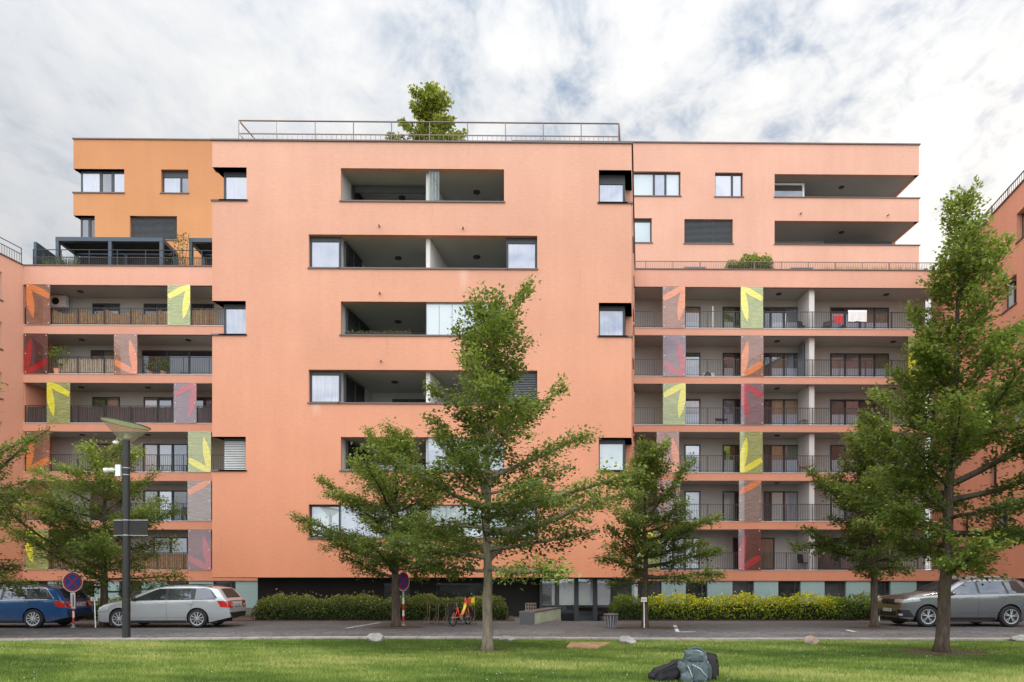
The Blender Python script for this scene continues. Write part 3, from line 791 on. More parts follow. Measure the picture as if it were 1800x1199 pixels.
for i, (a, b) in enumerate(((347.5, 306), (430.5, 388))):
    z0, z1 = zq(a), zq(b); u0 = xq(1361.5); zf = z0 - .95
    mb = MB(); y0, y1 = Y4 + .252, Y4 + LD
    mb.quad((u0, y0, z1 + .02), (QX1 - .02, y0, z1 + .02), (QX1 - .02, y1, z1 + .02), (u0, y1, z1 + .02))
    mb.quad((u0, y1, zf), (QX1 - .26, y1, zf), (QX1 - .26, y1, z1 + .02), (u0, y1, z1 + .02))
    mb.quad((u0, y0, zf), (u0, y1, zf), (u0, y1, z1 + .02), (u0, y0, z1 + .02))
    mb.quad((u0, y0, zf), (QX1 - .26, y0, zf), (QX1 - .26, y1, zf), (u0, y1, zf))
    mb.quad((u0, y0, zf), (QX1 - .26, y0, zf), (QX1 - .26, y0, z0), (u0, y0, z0))
    lg = mb.build('loggia', M['soffit'], right)
    ceiling_light(lg, XX(1479, Y4 + 1.4), Y4 + 1.4, z1 + .02)
    s = MB(); s.box(u0 - .05, QX1 + .07, Y4 - .06, Y4 + .25, z0 + .002, z0 + .05); s.build('sill', M['coping'], lg)
    if i == 0: window(lg, wallY(Y4 + .9), u0 + .02, XX(1414, Y4 + .9), zf, ZZ(322, 1388, Y4 + .9), d=0, panes=('pane_dark',), frame='white_paint', sill=None, fw=.12, name='loggia_window')
    else: s = MB(); s.box(XX(1450, Y4 + 1.5), XX(1568, Y4 + 1.5), Y4 + 1.5, Y4 + 1.6, z0 - .6, ZZ(424, 1500, Y4 + 1.5)); s.build('awning_box', M['frame'], lg)
for px, py in ((1407, 376), (1560, 379)):
    p = onY(px, py, Y4); m2 = MB(); m2.tube([(p.x, Y4 + .02, p.z), (p.x, Y4 - .18, p.z - .03)], .04, 8); m2.build('waterspout', M['coping'], right)
# ------- right neighbouring building (receding towards the viewer)
RZ1 = 20.95
rb = empty('apartment_building', (right_x1 + 4, 33, 0), 'deep orange apartment block receding along the right edge behind the tall linden', 'apartment building')
kR = .222
mb_e = MB(); slab(mb_e, right_x1 - .004, right_x1 + .25, YW - .0, YB + .2, 1.6, zparR - .4, .222); mb_e.build('end_wall', M['deep_orange'], right)
posR = skewwall(right_x1, YW, kR, 1)
hR = []
# (px0, px1, row)
def yat(px):
    t = (px - CX) / F; d = FW + RT * t; s = d.x / d.y
    # X = x1 + k (Y - YW), X = s Y
    return (right_x1 - kR * YW) / (s - kR)
spec = [(1787, 1835, 0), (1727, 1744, 0), (1761, 1787, 1), (1700, 1712, 1), (1793, 1840, 2), (1744, 1756, 2), (1771, 1800, 3), (1715, 1730, 3), (1793, 1840, 4), (1738, 1752, 4), (1740, 1772, 5), (1690, 1702, 5)]
for a, b, r in spec: hR.append((yat(b), yat(a), rows[r][0], rows[r][1]))
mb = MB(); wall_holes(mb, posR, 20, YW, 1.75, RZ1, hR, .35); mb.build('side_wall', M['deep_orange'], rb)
for h in hR: window(rb, posR, *h, d=.28, split=(.5,) if h[1] - h[0] > 1.4 else (), panes=('pane_dark', 'pane_mint'), fw=.07)
mb = MB(); wall_holes(mb, skewwall(right_x1 + .4, YW, kR, 1), 20, YW, -.5, 1.75, [], .1); mb.build('base_wall', M['dark_grey'], rb)
mb = MB(); mb.hexa([(right_x1 + kR * (20 - YW) + .002, 20, 1.70), (right_x1 + .002, YW, 1.70), (right_x1 + .002, YW, 1.748), (right_x1 + kR * (20 - YW) + .002, 20, 1.748), (right_x1 + kR * (20 - YW) + 8, 20, 1.70), (right_x1 + 8, YW, 1.70), (right_x1 + 8, YW, 1.748), (right_x1 + kR * (20 - YW) + 8, 20, 1.748)]); mb.build('soffit', M['charcoal'], rb)
mb = MB(); mb.hexa([posR(20, RZ1 + .002, -.06), posR(YW + 3, RZ1 + .002, -.06), posR(YW + 3, RZ1 + .07, -.06), posR(20, RZ1 + .07, -.06), posR(20, RZ1 + .002, 9), posR(YW + 3, RZ1 + .002, 9), posR(YW + 3, RZ1 + .07, 9), posR(20, RZ1 + .07, 9)]); mb.build('coping', M['coping'], rb)
railing(rb, 'roof_railing', [posR(YW + 2, RZ1 + .07, .5), posR(20, RZ1 + .07, .5)], 1.0, 'rail_brown', .2, 1.7, .01, .05, rail_r=.03)
# ------- left neighbouring building
lb = empty('apartment_building', (WX0 - 6, 36, 0), 'salmon apartment block cut by the left edge of the photo, with a glazed roof railing', 'apartment building')
posL = skewwall(WX0, YW, kR, -1)
def yatL(px):
    t = (px - CX) / F; d = FW + RT * t; s = d.x / d.y
    return (WX0 - kR * YW) / (s - kR)
hL = []
for i, (pa, pb) in enumerate(((478, 527), (566, 613), (655, 700), (742, 790), (828, 874))):
    y0 = yatL(3.5); hL.append((y0 - 1.4, y0, ZZ(pb, 2, 40.2), ZZ(pa, 2, 40.2)))
mb = MB(); wall_holes(mb, posL, 24, YW, 1.64, zparL, hL, .3); mb.build('side_wall', M['salmon_band'], lb)
for h in hL: window(lb, posL, *h, d=.2, panes=('pane_dark',))
mb = MB(); wall_holes(mb, skewwall(WX0 - .4, YW, kR, -1), 24, YW, -.5, 1.64, [], .1); mb.build('base_wall', M['dark_grey'], lb)
mb = MB(); mb.hexa([posL(24, 1.6, .01), posL(YW, 1.6, .01), posL(YW, 1.638, .01), posL(24, 1.638, .01), posL(24, 1.6, 8), posL(YW, 1.6, 8), posL(YW, 1.638, 8), posL(24, 1.638, 8)]); mb.build('soffit', M['charcoal'], lb)
mb = MB(); mb.hexa([posL(24, zparL + .002, -.06), posL(YW - .06, zparL + .002, -.06), posL(YW - .06, zparL + .065, -.06), posL(24, zparL + .065, -.06), posL(24, zparL + .002, 9), posL(YW - .06, zparL + .002, 9), posL(YW - .06, zparL + .065, 9), posL(24, zparL + .065, 9)]); mb.build('coping', M['coping'], lb)
zt = zparL + .065
railing(lb, 'roof_railing', [posL(YW, zt, .1), posL(24, zt, .1)], ZZ(437.5, 210, YW) - zt, 'rail_brown', .16, 1.7, .01, .04, mid=.62, bar_top=.62, rail_r=.025)
# =================================================================== camera, sky, sun
cam = bpy.data.cameras.new('camera'); co = bpy.data.objects.new('camera', cam); COL.objects.link(co)
co.location = (0, 0, EYE); co.rotation_euler = (R(90), 0, -YAW)
cam.sensor_width = 36; cam.lens = 24; cam.shift_y = (HY - 599.5) / 1800; cam.clip_end = 2000; cam.clip_start = .1
SC.camera = co
SUN_AZ, SUN_EL = R(33), R(24)
SD = Vector((math.sin(SUN_AZ) * math.cos(SUN_EL), math.cos(SUN_AZ) * math.cos(SUN_EL), math.sin(SUN_EL)))
su = bpy.data.lights.new('sun', 'SUN'); su.energy = 3.2; su.angle = R(5); su.color = (1, .90, .76)
so = bpy.data.objects.new('sun', su); COL.objects.link(so); so.rotation_euler = SD.to_track_quat('Z', 'Y').to_euler(); so.location = (40, 60, 60)
w = bpy.data.worlds.new('World'); SC.world = w; w.use_nodes = True
nt = w.node_tree; nt.nodes.clear(); g = NT(nt)
out = nt.nodes.new('ShaderNodeOutputWorld')
sky = g.n('ShaderNodeTexSky'); sky.sky_type = 'NISHITA'; sky.sun_disc = False; sky.sun_elevation = SUN_EL; sky.sun_rotation = SUN_AZ
bg1 = g.n('ShaderNodeBackground', i_Color=sky.outputs[0], i_Strength=.05)
tc = g.n('ShaderNodeTexCoord'); dirv = g.n('ShaderNodeVectorMath', operation='NORMALIZE', i_0=tc.outputs['Generated']).outputs[0]
sp = g.n('ShaderNodeSeparateXYZ', i_0=dirv)
zc_ = g.math('MAXIMUM', g.math('ADD', sp.outputs[2], .12), .05)
pu = g.math('DIVIDE', sp.outputs[0], zc_); pv = g.math('DIVIDE', sp.outputs[1], zc_)
# streets of cloud run diagonally: rotate and stretch the sheet a little
pl0 = g.n('ShaderNodeCombineXYZ', i_0=pu, i_1=pv, i_2=0.).outputs[0]
mp_ = g.n('ShaderNodeMapping', i_Vector=pl0); mp_.inputs['Rotation'].default_value = (0, 0, R(-38)); mp_.inputs['Scale'].default_value = (1.0, .78, 1); mp_.inputs['Location'].default_value = (1.3, 4.6, 0)
pl = mp_.outputs[0]
wp = g.n('ShaderNodeTexNoise', i_Vector=pl, i_Scale=1.6, i_Detail=4)
wv = g.n('ShaderNodeVectorMath', operation='MULTIPLY_ADD', i_0=wp.outputs['Color']); wv.inputs[1].default_value = (.28, .28, .28); g.put(wv.inputs[2], pl)
n1 = g.noise(wv.outputs[0], 5.6, 12, .58)
n2 = g.noise(wv.outputs[0], 15., 8, .62, .3)
n3 = g.noise(pl, .8, 3, .5)
mixn = g.math('ADD', g.math('MULTIPLY', n1, .66), g.math('MULTIPLY', n2, .34))
right_f = g.mapr(sp.outputs[0], -.60, .15, .6, 1.9, True)
dev = g.math('MULTIPLY', g.math('SUBTRACT', mixn, .5), right_f)
den = g.math('ADD', g.math('ADD', dev, .575), g.math('MULTIPLY', g.math('SUBTRACT', n3, .5), .22))
cloud = g.ramp(den, [(.28, (.30, .39, .54)), (.36, (.44, .52, .64)), (.42, (.56, .62, .71)), (.48, (.68, .72, .775)), (.54, (.78, .805, .84)), (.61, (.85, .86, .875)), (.72, (.95, .945, .94))])
# warm glow of the hidden sun
dt = g.n('ShaderNodeVectorMath', operation='DOT_PRODUCT', i_0=dirv); dt.inputs[1].default_value = SD
glow = g.math('POWER', g.math('MAXIMUM', dt.outputs['Value'], 0.), 90.)
glow2 = g.math('POWER', g.math('MAXIMUM', dt.outputs['Value'], 0.), 14.)
gl = g.n('ShaderNodeVectorMath', operation='SCALE'); gl.inputs[0].default_value = (1., .86, .66); g.put(gl.inputs['Scale'], g.math('ADD', g.math('MULTIPLY', glow, .34), g.math('MULTIPLY', glow2, .07)))
csum = g.n('ShaderNodeVectorMath', operation='ADD', i_0=cloud, i_1=gl.outputs[0]).outputs[0]
# sky strength raised behind the viewer and overhead, added to light the facade
bright = g.math('MULTIPLY', g.mapr(sp.outputs[1], .50, -.30, .95, 3.45, True), g.mapr(sp.outputs[2], .25, .8, .85, 1.35, True))
bg2 = g.n('ShaderNodeBackground', i_Color=csum, i_Strength=bright)
ad = g.n('ShaderNodeMixShader', i_0=.92, i_1=bg1.outputs[0], i_2=bg2.outputs[0])
g.put(out.inputs[0], ad.outputs[0])
SC.view_settings.view_transform = 'Standard'; SC.view_settings.look = 'None'; SC.view_settings.exposure = 0; SC.view_settings.gamma = 1
SC.render.engine = 'CYCLES'
SC.cycles.use_denoising = True
SC.cycles.max_bounces = 8; SC.cycles.transparent_max_bounces = 16; SC.cycles.diffuse_bounces = 4
SC.cycles.sample_clamp_indirect = 6
# =================================================================== ground
def road_mat():
    m, nt, out = newmat('granite_setts'); g = NT(nt)
    geo = g.n('ShaderNodeNewGeometry'); P = geo.outputs['Position']
    sx = g.n('ShaderNodeSeparateXYZ', i_0=P)
    vo = g.n('ShaderNodeTexVoronoi', i_Vector=P, i_Scale=9.5); vo.feature = 'F1'
    ve = g.n('ShaderNodeTexVoronoi', i_Vector=P, i_Scale=9.5); ve.feature = 'DISTANCE_TO_EDGE'
    joint = g.mapr(ve.outputs['Distance'], .02, .10, 0, 1)
    rnd = g.n('ShaderNodeSeparateColor', i_0=vo.outputs['Color']).outputs[0]
    c = g.ramp(rnd, [(0, (.075, .073, .074)), (.5, (.115, .112, .112)), (1, (.18, .172, .168))])
    c = g.mix(g.mapr(joint, 0, 1, .6, 0), c, (.035, .033, .030))
    big = g.noise(P, .35, 5, .6); c = g.mix(1., c, g.ramp(big, [(.3, (.62, .62, .62)), (.7, (1.45, 1.42, 1.38))]), 'MULTIPLY')
    c = g.mix(g.mapr(g.math('ADD', sx.outputs[1], g.noise(P, 1.2, 3, .6)), 19.4, 20.6, .5, 0, True), c, (.235, .22, .20))
    # the bay strip next to the building is asphalt-dark and stained
    st = g.mapr(g.math('ADD', sx.outputs[1], g.math('MULTIPLY', g.noise(P, .5, 3, .6), 1.2)), 22.2, 23.0, 0, 1)
    bay = g.ramp(g.noise(P, 2.2, 6, .7), [(.3, (.045, .042, .040)), (.7, (.095, .09, .086))])
    c = g.mix(g.math('MULTIPLY', st, .55), c, bay)
    g.put(out.inputs[0], g.bsdf(c, .75, .3, 0, g.bump(joint, .6, .012)))
    return m
def lawn_mat():
    m, nt, out = newmat('lawn_soil'); g = NT(nt)
    geo = g.n('ShaderNodeNewGeometry'); P = geo.outputs['Position']
    n = g.noise(P, .9, 6, .65); n2 = g.noise(P, 14, 4, .7)
    c = g.ramp(n, [(.3, (.045, .085, .014)), (.5, (.085, .14, .025)), (.7, (.15, .19, .04))])
    c = g.mix(1., c, g.ramp(n2, [(.3, (.5, .5, .5)), (.7, (1.3, 1.3, 1.2))]), 'MULTIPLY')
    g.put(out.inputs[0], g.bsdf(c, .9, .1)); return m
M['setts'] = road_mat(); M['lawn'] = lawn_mat()
M['soil'] = simple('dark_soil', (.085, .055, .040), .95, .1, 0, .4, 2.5, .6)
def kerb_mat():
    m, nt, out = newmat('pale_kerb_stone'); g = NT(nt); geo = g.n('ShaderNodeNewGeometry'); sx = g.n('ShaderNodeSeparateXYZ', i_0=geo.outputs['Position'])
    f = g.math('FRACT', g.math('MULTIPLY', sx.outputs[0], 1.25)); j = g.math('MULTIPLY', g.mapr(f, 0, .025, 0, 1), g.mapr(f, .975, 1, 1, 0))
    n = g.noise(geo.outputs['Position'], 2.2, 6, .65); c = g.ramp(n, [(.3, (.19, .17, .15)), (.7, (.38, .345, .30))]); c = g.mix(g.mapr(j, 0, 1, .75, 0), c, (.06, .055, .045))
    g.put(out.inputs[0], g.bsdf(c, .9, .2, 0, g.bump(n, .5, .02))); return m
M['kerb'] = kerb_mat()
M['earth'] = simple('grey_ground', (.11, .105, .095), .9, .2, 0, .3, .4)
M['marking'] = simple('worn_white_marking', (.52, .52, .50), .8, .2, 0, .35, 5)
HX0, HX1, HY0, HY1 = XX(987, 28), XX(1074, 28), 27.6, 33.6
mb = MB(); S_ = 400
for x0, x1, y0, y1 in ((-S_, HX0, -S_, S_), (HX1, S_, -S_, S_), (HX0, HX1, -S_, HY0), (HX0, HX1, HY1, S_)):
    mb.quad((x0, y0, -.02), (x1, y0, -.02), (x1, y1, -.02), (x0, y1, -.02))
tag(mb.build('ground', M['earth']), kind='structure')
mb = MB()
mb.quad((HX0, HY0, -.9), (HX1, HY0, -.9), (HX1, HY1, -.9), (HX0, HY1, -.9))
mb.quad((HX0, HY0, -.9), (HX1, HY0, -.9), (HX1, HY0, -.021), (HX0, HY0, -.021)); mb.quad((HX0, HY0, -.9), (HX0, HY1, -.9), (HX0, HY1, -.021), (HX0, HY0, -.021)); mb.quad((HX1, HY0, -.9), (HX1, HY1, -.9), (HX1, HY1, -.021), (HX1, HY0, -.021))
tag(mb.build('pavement', M['dark_grey']), kind='structure')
# lawn edge: gently bowed line
def edge_y(x): return 18.45 + .55 * math.exp(-((x + 3.5) / 6.0) ** 2) - .012 * max(x, 0) + .05 * math.sin(x * .9)
xs = [-40 + i * .5 for i in range(161)]
mb = MB()
for a, b in zip(xs[:-1], xs[1:]): mb.quad((a, edge_y(a) + .46, 0), (b, edge_y(b) + .46, 0), (b, 27.55, 0), (a, 27.55, 0))
tag(mb.build('road', M['setts']), kind='structure')
mb = MB()
for a, b in zip(xs[:-1], xs[1:]):
    ya, yb = edge_y(a), edge_y(b)
    mb.quad((a, ya, .06), (b, yb, .06), (b, yb + .455, .06), (a, ya + .455, .06)); mb.quad((a, ya + .455, -.01), (b, yb + .455, -.01), (b, yb + .455, .06), (a, ya + .455, .06)); mb.quad((a, ya, -.01), (b, yb, -.01), (b, yb, .06), (a, ya, .06))
tag(mb.build('kerb', M['kerb']), kind='structure')
mb = MB()
for a, b in zip(xs[:-1], xs[1:]): mb.quad((a, -14, .02), (b, -14, .02), (b, edge_y(b) - .01, .02), (a, edge_y(a) - .01, .02))
tag(mb.build('lawn', M['lawn']), kind='structure')
# parking bay markings
def strip(pxy0, pxy1, w):
    a = GR(*pxy0); b = GR(*pxy1); t = (b - a).normalized(); n = Vector((-t.y, t.x, 0)) * w / 2; z = Vector((0, 0, .004))
    mb.quad(a - n + z, b - n + z, b + n + z, a + n + z)
mb = MB(); strip((1186, 1099), (1191, 1110.5), .12); mb_ = None
mk = tag(mb.build('road_marking', M['marking']), kind='structure')
mb = MB(); strip((1191.5, 1110.9), (1222, 1110.9), .12); tag(mb.build('road_marking', M['marking']), kind='structure')
mb = MB(); strip((608, 1104.5), (668, 1094.5), .12); tag(mb.build('road_marking', M['marking']), kind='structure')
mb = MB(); strip((1488, 1107.5), (1504, 1111), .12); tag(mb.build('road_marking', M['marking']), kind='structure')
# bed of soil behind the bays
mb = MB()
for a, b in ((-34, XX(905, 27.7)), (XX(1083, 27.7), 32)): mb.quad((a, 27.56, .03), (b, 27.56, .03), (b, 31.2 if a > 0 else 31.5, .03), (a, 31.2 if a > 0 else 31.5, .03)); mb.quad((a, 27.56, -.02), (b, 27.56, -.02), (b, 27.56, .03), (a, 27.56, .03))
tag(mb.build('planting_bed', M['soil']), kind='structure')
def pit(px, py, rx, ry, name='tree_pit', z=.006):
    p = GR(px, py); mb = MB(); rr = random.Random(px)
    pts = []
    for i in range(28):
        a = 2 * math.pi * i / 28; k = 1 + rr.uniform(-.12, .12); pts.append((p.x + rx * k * math.cos(a), p.y + ry * k * math.sin(a), z))
    mb.poly(pts); return tag(mb.build(name, M['soil']), kind='structure')
pit(697, 1103, 1.0, .7); pit(1135, 1104, 1.25, .6); pit(1537, 1104, .9, .6); pit(185, 1102, .9, .7)
pit(1662, 1149, 1.25, .75, z=.03); pit(858, 1146, .75, .5, z=.03)

# ------------------------------------------------------------------ grass blades (one mesh, uncountable)
def quads_mesh(name, V, tint, mats, k=4):
    n = len(V); me = bpy.data.meshes.new(name)
    me.vertices.add(n * k); me.vertices.foreach_set('co', V.reshape(-1).astype(np.float32))
    me.loops.add(n * k); me.loops.foreach_set('vertex_index', np.arange(n * k, dtype=np.int32))
    me.polygons.add(n); me.polygons.foreach_set('loop_start', np.arange(0, n * k, k, dtype=np.int32))
    at = me.attributes.new('tint', 'FLOAT', 'FACE'); at.data.foreach_set('value', tint.astype(np.float32))
    me.materials.append(mats); me.update(calc_edges=True); return me
M['grass'] = leaf_mat('grass_blade', [(0, (.040, .080, .016)), (.3, (.108, .175, .032)), (.65, (.225, .30, .062)), (1, (.44, .43, .15))], .3)
def make_grass():
    rg = np.random.default_rng(5)
    parts = []
    for (y0, y1, dens, hw) in ((8.8, 12, 1500, 10.5), (12, 15.5, 1050, 13), (15.5, 19.2, 800, 16.5)):
        n = int((y1 - y0) * 2 * hw * dens); p = np.stack([rg.uniform(-hw, hw, n), rg.uniform(y0, y1, n)], 1); parts.append(p)
    P = np.concatenate(parts)
    ey = 18.45 + .55 * np.exp(-((P[:, 0] + 3.5) / 6.0) ** 2) - .012 * np.maximum(P[:, 0], 0) + .05 * np.sin(P[:, 0] * .9)
    keep = P[:, 1] < ey + rg.normal(0, .03, len(P))
    for c, rx, ry in ((GR(1662, 1149), 1.05, .62), (GR(858, 1146), .5, .34)):
        dd = ((P[:, 0] - c.x) / rx) ** 2 + ((P[:, 1] - c.y) / ry) ** 2
        keep &= rg.random(len(P)) < np.clip((dd - .55) * 1.6, .04, 1)
    P = P[keep]; n = len(P)
    # patchiness from summed sines: worn patches plus dappled shade put into the tint
    def fld(s, ph): return sum(np.sin(P[:, 0] * s * math.cos(a) + P[:, 1] * s * 1.7 * math.sin(a) + ph * (i + 1)) for i, a in enumerate((.3, 1.2, 2.3, 4.1))) / 4
    pat = .48 + .52 * fld(.55, 1.3) + .36 * fld(1.7, 2.1) + .26 * fld(5.3, .7)
    h = rg.uniform(.035, .075, n) * (1 + .35 * (pat - .5)) * np.clip(.3 + (ey[keep] - P[:, 1]) * .6, .3, 1); wd = rg.uniform(.004, .008, n) * (1 + (P[:, 1] - 9) * .05)
    a = rg.uniform(0, 2 * np.pi, n); ln = rg.normal(0, .45, (n, 2)) * h[:, None]
    ux = np.stack([np.cos(a), np.sin(a)], 1) * wd[:, None]
    z = np.zeros(n) + .018
    V = np.zeros((n, 3, 3)); V[:, 0, :2] = P - ux; V[:, 1, :2] = P + ux; V[:, 2, :2] = P + ln; V[:, :2, 2] = z[:, None]; V[:, 2, 2] = z + h
    t = np.clip(pat * 1.02 - .06 + rg.normal(0, .15, n), 0, 1)
    o = link('grass', quads_mesh('grass', V, t, M['grass'], 3)); tag(o, 'short green lawn with clover in front of the street', 'grass', kind='stuff')
    # clover heads
    m = 230; Q = np.stack([rg.uniform(-9, 9, m), rg.uniform(10, 17.5, m)], 1); mb = MB()
    for x, y in Q:
        if math.sin(x * .8 + 1) + math.sin(y * 1.3) < .1: continue
        r = rg.uniform(.006, .012); zz = rg.uniform(.06, .09)
        mb.add([(x - r, y, zz), (x, y - r, zz + .003), (x + r, y, zz), (x, y + r, zz), (x, y, zz + r)], [(0, 1, 4), (1, 2, 4), (2, 3, 4), (3, 0, 4)])
    tag(mb.build('clover', M['white_plastic']), 'small white clover heads scattered over the lawn', 'clover', kind='stuff')
make_grass()
# =================================================================== trees and hedges
G1 = [(0, (.014, .026, .006)), (.3, (.046, .074, .012)), (.6, (.108, .152, .024)), (.85, (.215, .262, .05)), (1, (.35, .385, .11))]
M['leaf_linden'] = leaf_mat('linden_leaf', G1, .34)
M['leaf_dark'] = leaf_mat('dark_leaf', [(p, tuple(x * .78 for x in c)) for p, c in G1], .3)
M['leaf_light'] = leaf_mat('light_leaf', [(p, tuple(min(1, x * q) for x, q in zip(c, (1.25, 1.22, 1.2)))) for p, c in G1], .36)
M['leaf_roof'] = leaf_mat('roof_tree_leaf', [(p, tuple(min(1, x * q) for x, q in zip(c, (1.7, 1.35, 1.2)))) for p, c in G1], .4)
def bark_mat(name, a, b, moss):
    m, nt, out = newmat(name); g = NT(nt); co = g.objco((1, 1, .22))
    n = g.noise(co, 14, 6, .65); c = g.ramp(n, [(.3, a), (.7, b)])
    n2 = g.noise(g.objco(), 1.6, 4, .6); c = g.mix(g.mapr(n2, .5, .75, 0, .6), c, moss)
    g.put(out.inputs[0], g.bsdf(c, .9, .15, 0, g.bump(n, .8, .03))); return m
M['bark'] = bark_mat('grey_brown_bark', (.030, .022, .017), (.105, .080, .060), (.10, .09, .05))
M['bark_pale'] = bark_mat('pale_linden_bark', (.10, .080, .058), (.28, .235, .18), (.20, .185, .11))

def leaf_quads(P, Dr, rg, size, tilt=.45, asp=.62, droop=.25):
    n = len(P); s = size * rg.uniform(.5, 1.25, n)
    D = Dr + rg.normal(0, .45, (n, 3)); D[:, 2] -= droop; D /= np.linalg.norm(D, axis=1)[:, None]
    Nn = np.stack([rg.normal(0, tilt, n), rg.normal(0, tilt, n), np.ones(n)], 1)
    S = np.cross(Nn, D); S /= np.linalg.norm(S, axis=1)[:, None] + 1e-9
    N2 = np.cross(D, S)
    V = np.zeros((n, 4, 3)); L = s[:, None]; W = (s * asp * .5)[:, None]
    V[:, 0] = P - D * L * .42; V[:, 2] = P + D * L * .58
    V[:, 1] = P + S * W + N2 * W * .28; V[:, 3] = P - S * W + N2 * W * .28
    return V
def smooth_noise(P, rg, s):
    ph = rg.uniform(0, 6, (4, 3)); a = 0
    for k in range(4): a = a + np.sin(P[:, 0] * s * (1 + .3 * k) + ph[k, 0]) * np.sin(P[:, 1] * s * (1.2 - .1 * k) + ph[k, 1]) * np.sin(P[:, 2] * s * (.9 + .2 * k) + ph[k, 2])
    return a / 2

def make_tree(base, H, cb, prof, r0, seed, nleaf, label, leaf=.085, mat='leaf_linden', bark='bark', nb=44, el=(5, 62), squash=1., droop=.15, lean=(0, 0), name='tree', group='street trees', flat=.115, twig_gap=.115, ecc=(0, 0), first=0):
    """cb = crown base fraction, prof = [(fraction up the crown, radius m)], ecc = sideways shift of the crown"""
    rg = np.random.default_rng(seed); rr = random.Random(seed)
    bx, by, bz = base
    root = empty(name, base, label, 'tree', group)
    mb = MB(); n = 14; tp = []; tr = []
    wob = [(rr.uniform(-1, 1), rr.uniform(-1, 1)) for _ in range(n + 1)]
    for i in range(n + 1):
        t = i / n; w_ = .035 * H * .12 * min(1, t * 3)
        tp.append(Vector((bx + lean[0] * t + wob[i][0] * w_, by + lean[1] * t + wob[i][1] * w_, bz + H * .97 * t)))
        tr.append(max(.008, r0 * (1 - t) ** .85 * (1.0 + (.45 if i == 0 else 0))))
    tp.insert(1, tp[0].lerp(tp[1], .35)); tr.insert(1, r0 * 1.02)
    tp[0].z -= .06
    mb.tube(tp, tr, 10)
    def trunk_at(z):
        f = min(max((z - bz) / (H * .97), 0), 1) * n; i = min(int(f), n - 1); i2 = i + 1
        a = tp[0] if i == 0 else tp[i + 1]
        return a.lerp(tp[i2 + 1], f - i)
    pr = lambda tt: float(np.interp(tt, [p[0] for p in prof], [p[1] for p in prof]))
    segs = []  # (a, b, weight, order)
    az = rr.uniform(0, 6)
    for i in range(nb):
        tt = (i + rr.uniform(0, .9)) / nb; tt = tt ** .92
        z = bz + H * (cb + (.985 - cb) * tt); o = trunk_at(z)
        az += 2.399 + rr.uniform(-.35, .35)
        Ls = pr(tt) * rr.choice((.55, .75, .9, 1.0, 1.12, 1.22)) * rr.uniform(.9, 1.08); e = R(el[0] + (el[1] - el[0]) * tt ** 1.1 + rr.uniform(-15, 15))
        h = Vector((math.cos(az), math.sin(az) * squash, 0))
        ec = Vector((ecc[0], ecc[1], 0)) * (Ls / max(.1, prof[0][1]))
        Ls = max(.25, Ls + h.dot(ec))
        # horizontal reach = Ls
        k = 7; pts = [o]; L3 = Ls / max(.35, math.cos(e)); L3 = min(L3, Ls * 1.9 + .2)
        cur = e; p = o.copy()
        for q in range(k):
            st = L3 / k
            d = h * math.cos(cur) + Vector((0, 0, math.sin(cur))); d += Vector((rr.uniform(-.12, .12), rr.uniform(-.12, .12), rr.uniform(-.05, .05)))
            p = p + d.normalized() * st; pts.append(p.copy())
            cur += R(rr.uniform(-3, 7)) if q < 4 else -R(3) * droop / .15
        rb = max(.006, r0 * .34 * (Ls / max(.6, prof[0][1])) * (1 - .55 * tt))
        mb.tube(pts, [rb * (1 - .85 * s / k) for s in range(k + 1)], 5, cap=False)
        # twigs
        tot = L3; s = .16 * tot
        side = 1
        while s < tot * .995:
            f = s / tot * k; a = int(f); a = min(a, k - 1); q = pts[a].lerp(pts[a + 1], f - a); tdir = (pts[a + 1] - pts[a]).normalized()
            tl = (.15 + .48 * math.sin(math.pi * min(1, .18 + .80 * s / tot)) * min(1.4, .45 + Ls * .42)) * rr.uniform(.6, 1.3)
            sd = Vector((-tdir.y, tdir.x, 0)); sd = sd.normalized() if sd.length > .01 else Vector((1, 0, 0))
            td = (tdir * rr.uniform(.55, 1.0) + sd * side * rr.uniform(.55, 1.0) + Vector((0, 0, rr.uniform(-.42, .5)))).normalized()
            q2 = q + td * tl + Vector((0, 0, -tl * droop * rr.uniform(-.4, 1.6)))
            mb.tube([q, q.lerp(q2, .5) + Vector((0, 0, .02)), q2], [.0055, .004, .002], 3, cap=False)
            segs.append((q, q2, tl, i)); side = -side; s += twig_gap * rr.uniform(.7, 1.3)
        a_, b_ = pts[-3], pts[-1]; segs.append((a_, b_, (b_ - a_).length, i))
    # leader
    segs.append((tp[-2], tp[-1] + Vector((0, 0, .1)), .6, nb))
    mb.build('trunk', M[bark], root, smooth=True, clean=False)
    segs = [s for s in segs if min(s[0].z, s[1].z) > bz + H * cb - .12] or segs
    A = np.array([tuple(s[0]) for s in segs]); B = np.array([tuple(s[1]) for s in segs]); W = np.array([s[2] for s in segs]); O = np.array([s[3] for s in segs])
    idx = rg.choice(len(segs), nleaf, p=W / W.sum()); f = rg.random(nleaf) ** .8
    P = A[idx] + (B[idx] - A[idx]) * f[:, None]; P += rg.normal(0, 1, (nleaf, 3)) * np.array([flat * .8, flat * .8, flat * .75])
    Dr = (B - A)[idx]; Dr /= np.linalg.norm(Dr, axis=1)[:, None] + 1e-6
    V = leaf_quads(P, Dr, rg, leaf)
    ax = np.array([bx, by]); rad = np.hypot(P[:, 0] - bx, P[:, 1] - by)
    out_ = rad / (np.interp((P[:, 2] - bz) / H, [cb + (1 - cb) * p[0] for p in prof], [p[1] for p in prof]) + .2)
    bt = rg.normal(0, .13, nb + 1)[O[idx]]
    tint = .19 + .22 * np.clip(out_, 0, 1.2) + bt + .16 * smooth_noise(P, rg, 1.7) + rg.normal(0, .15, nleaf) + .24 * ((P[:, 2] - bz) / H)  # inner and lower leaves darker: crown shade put into the tint
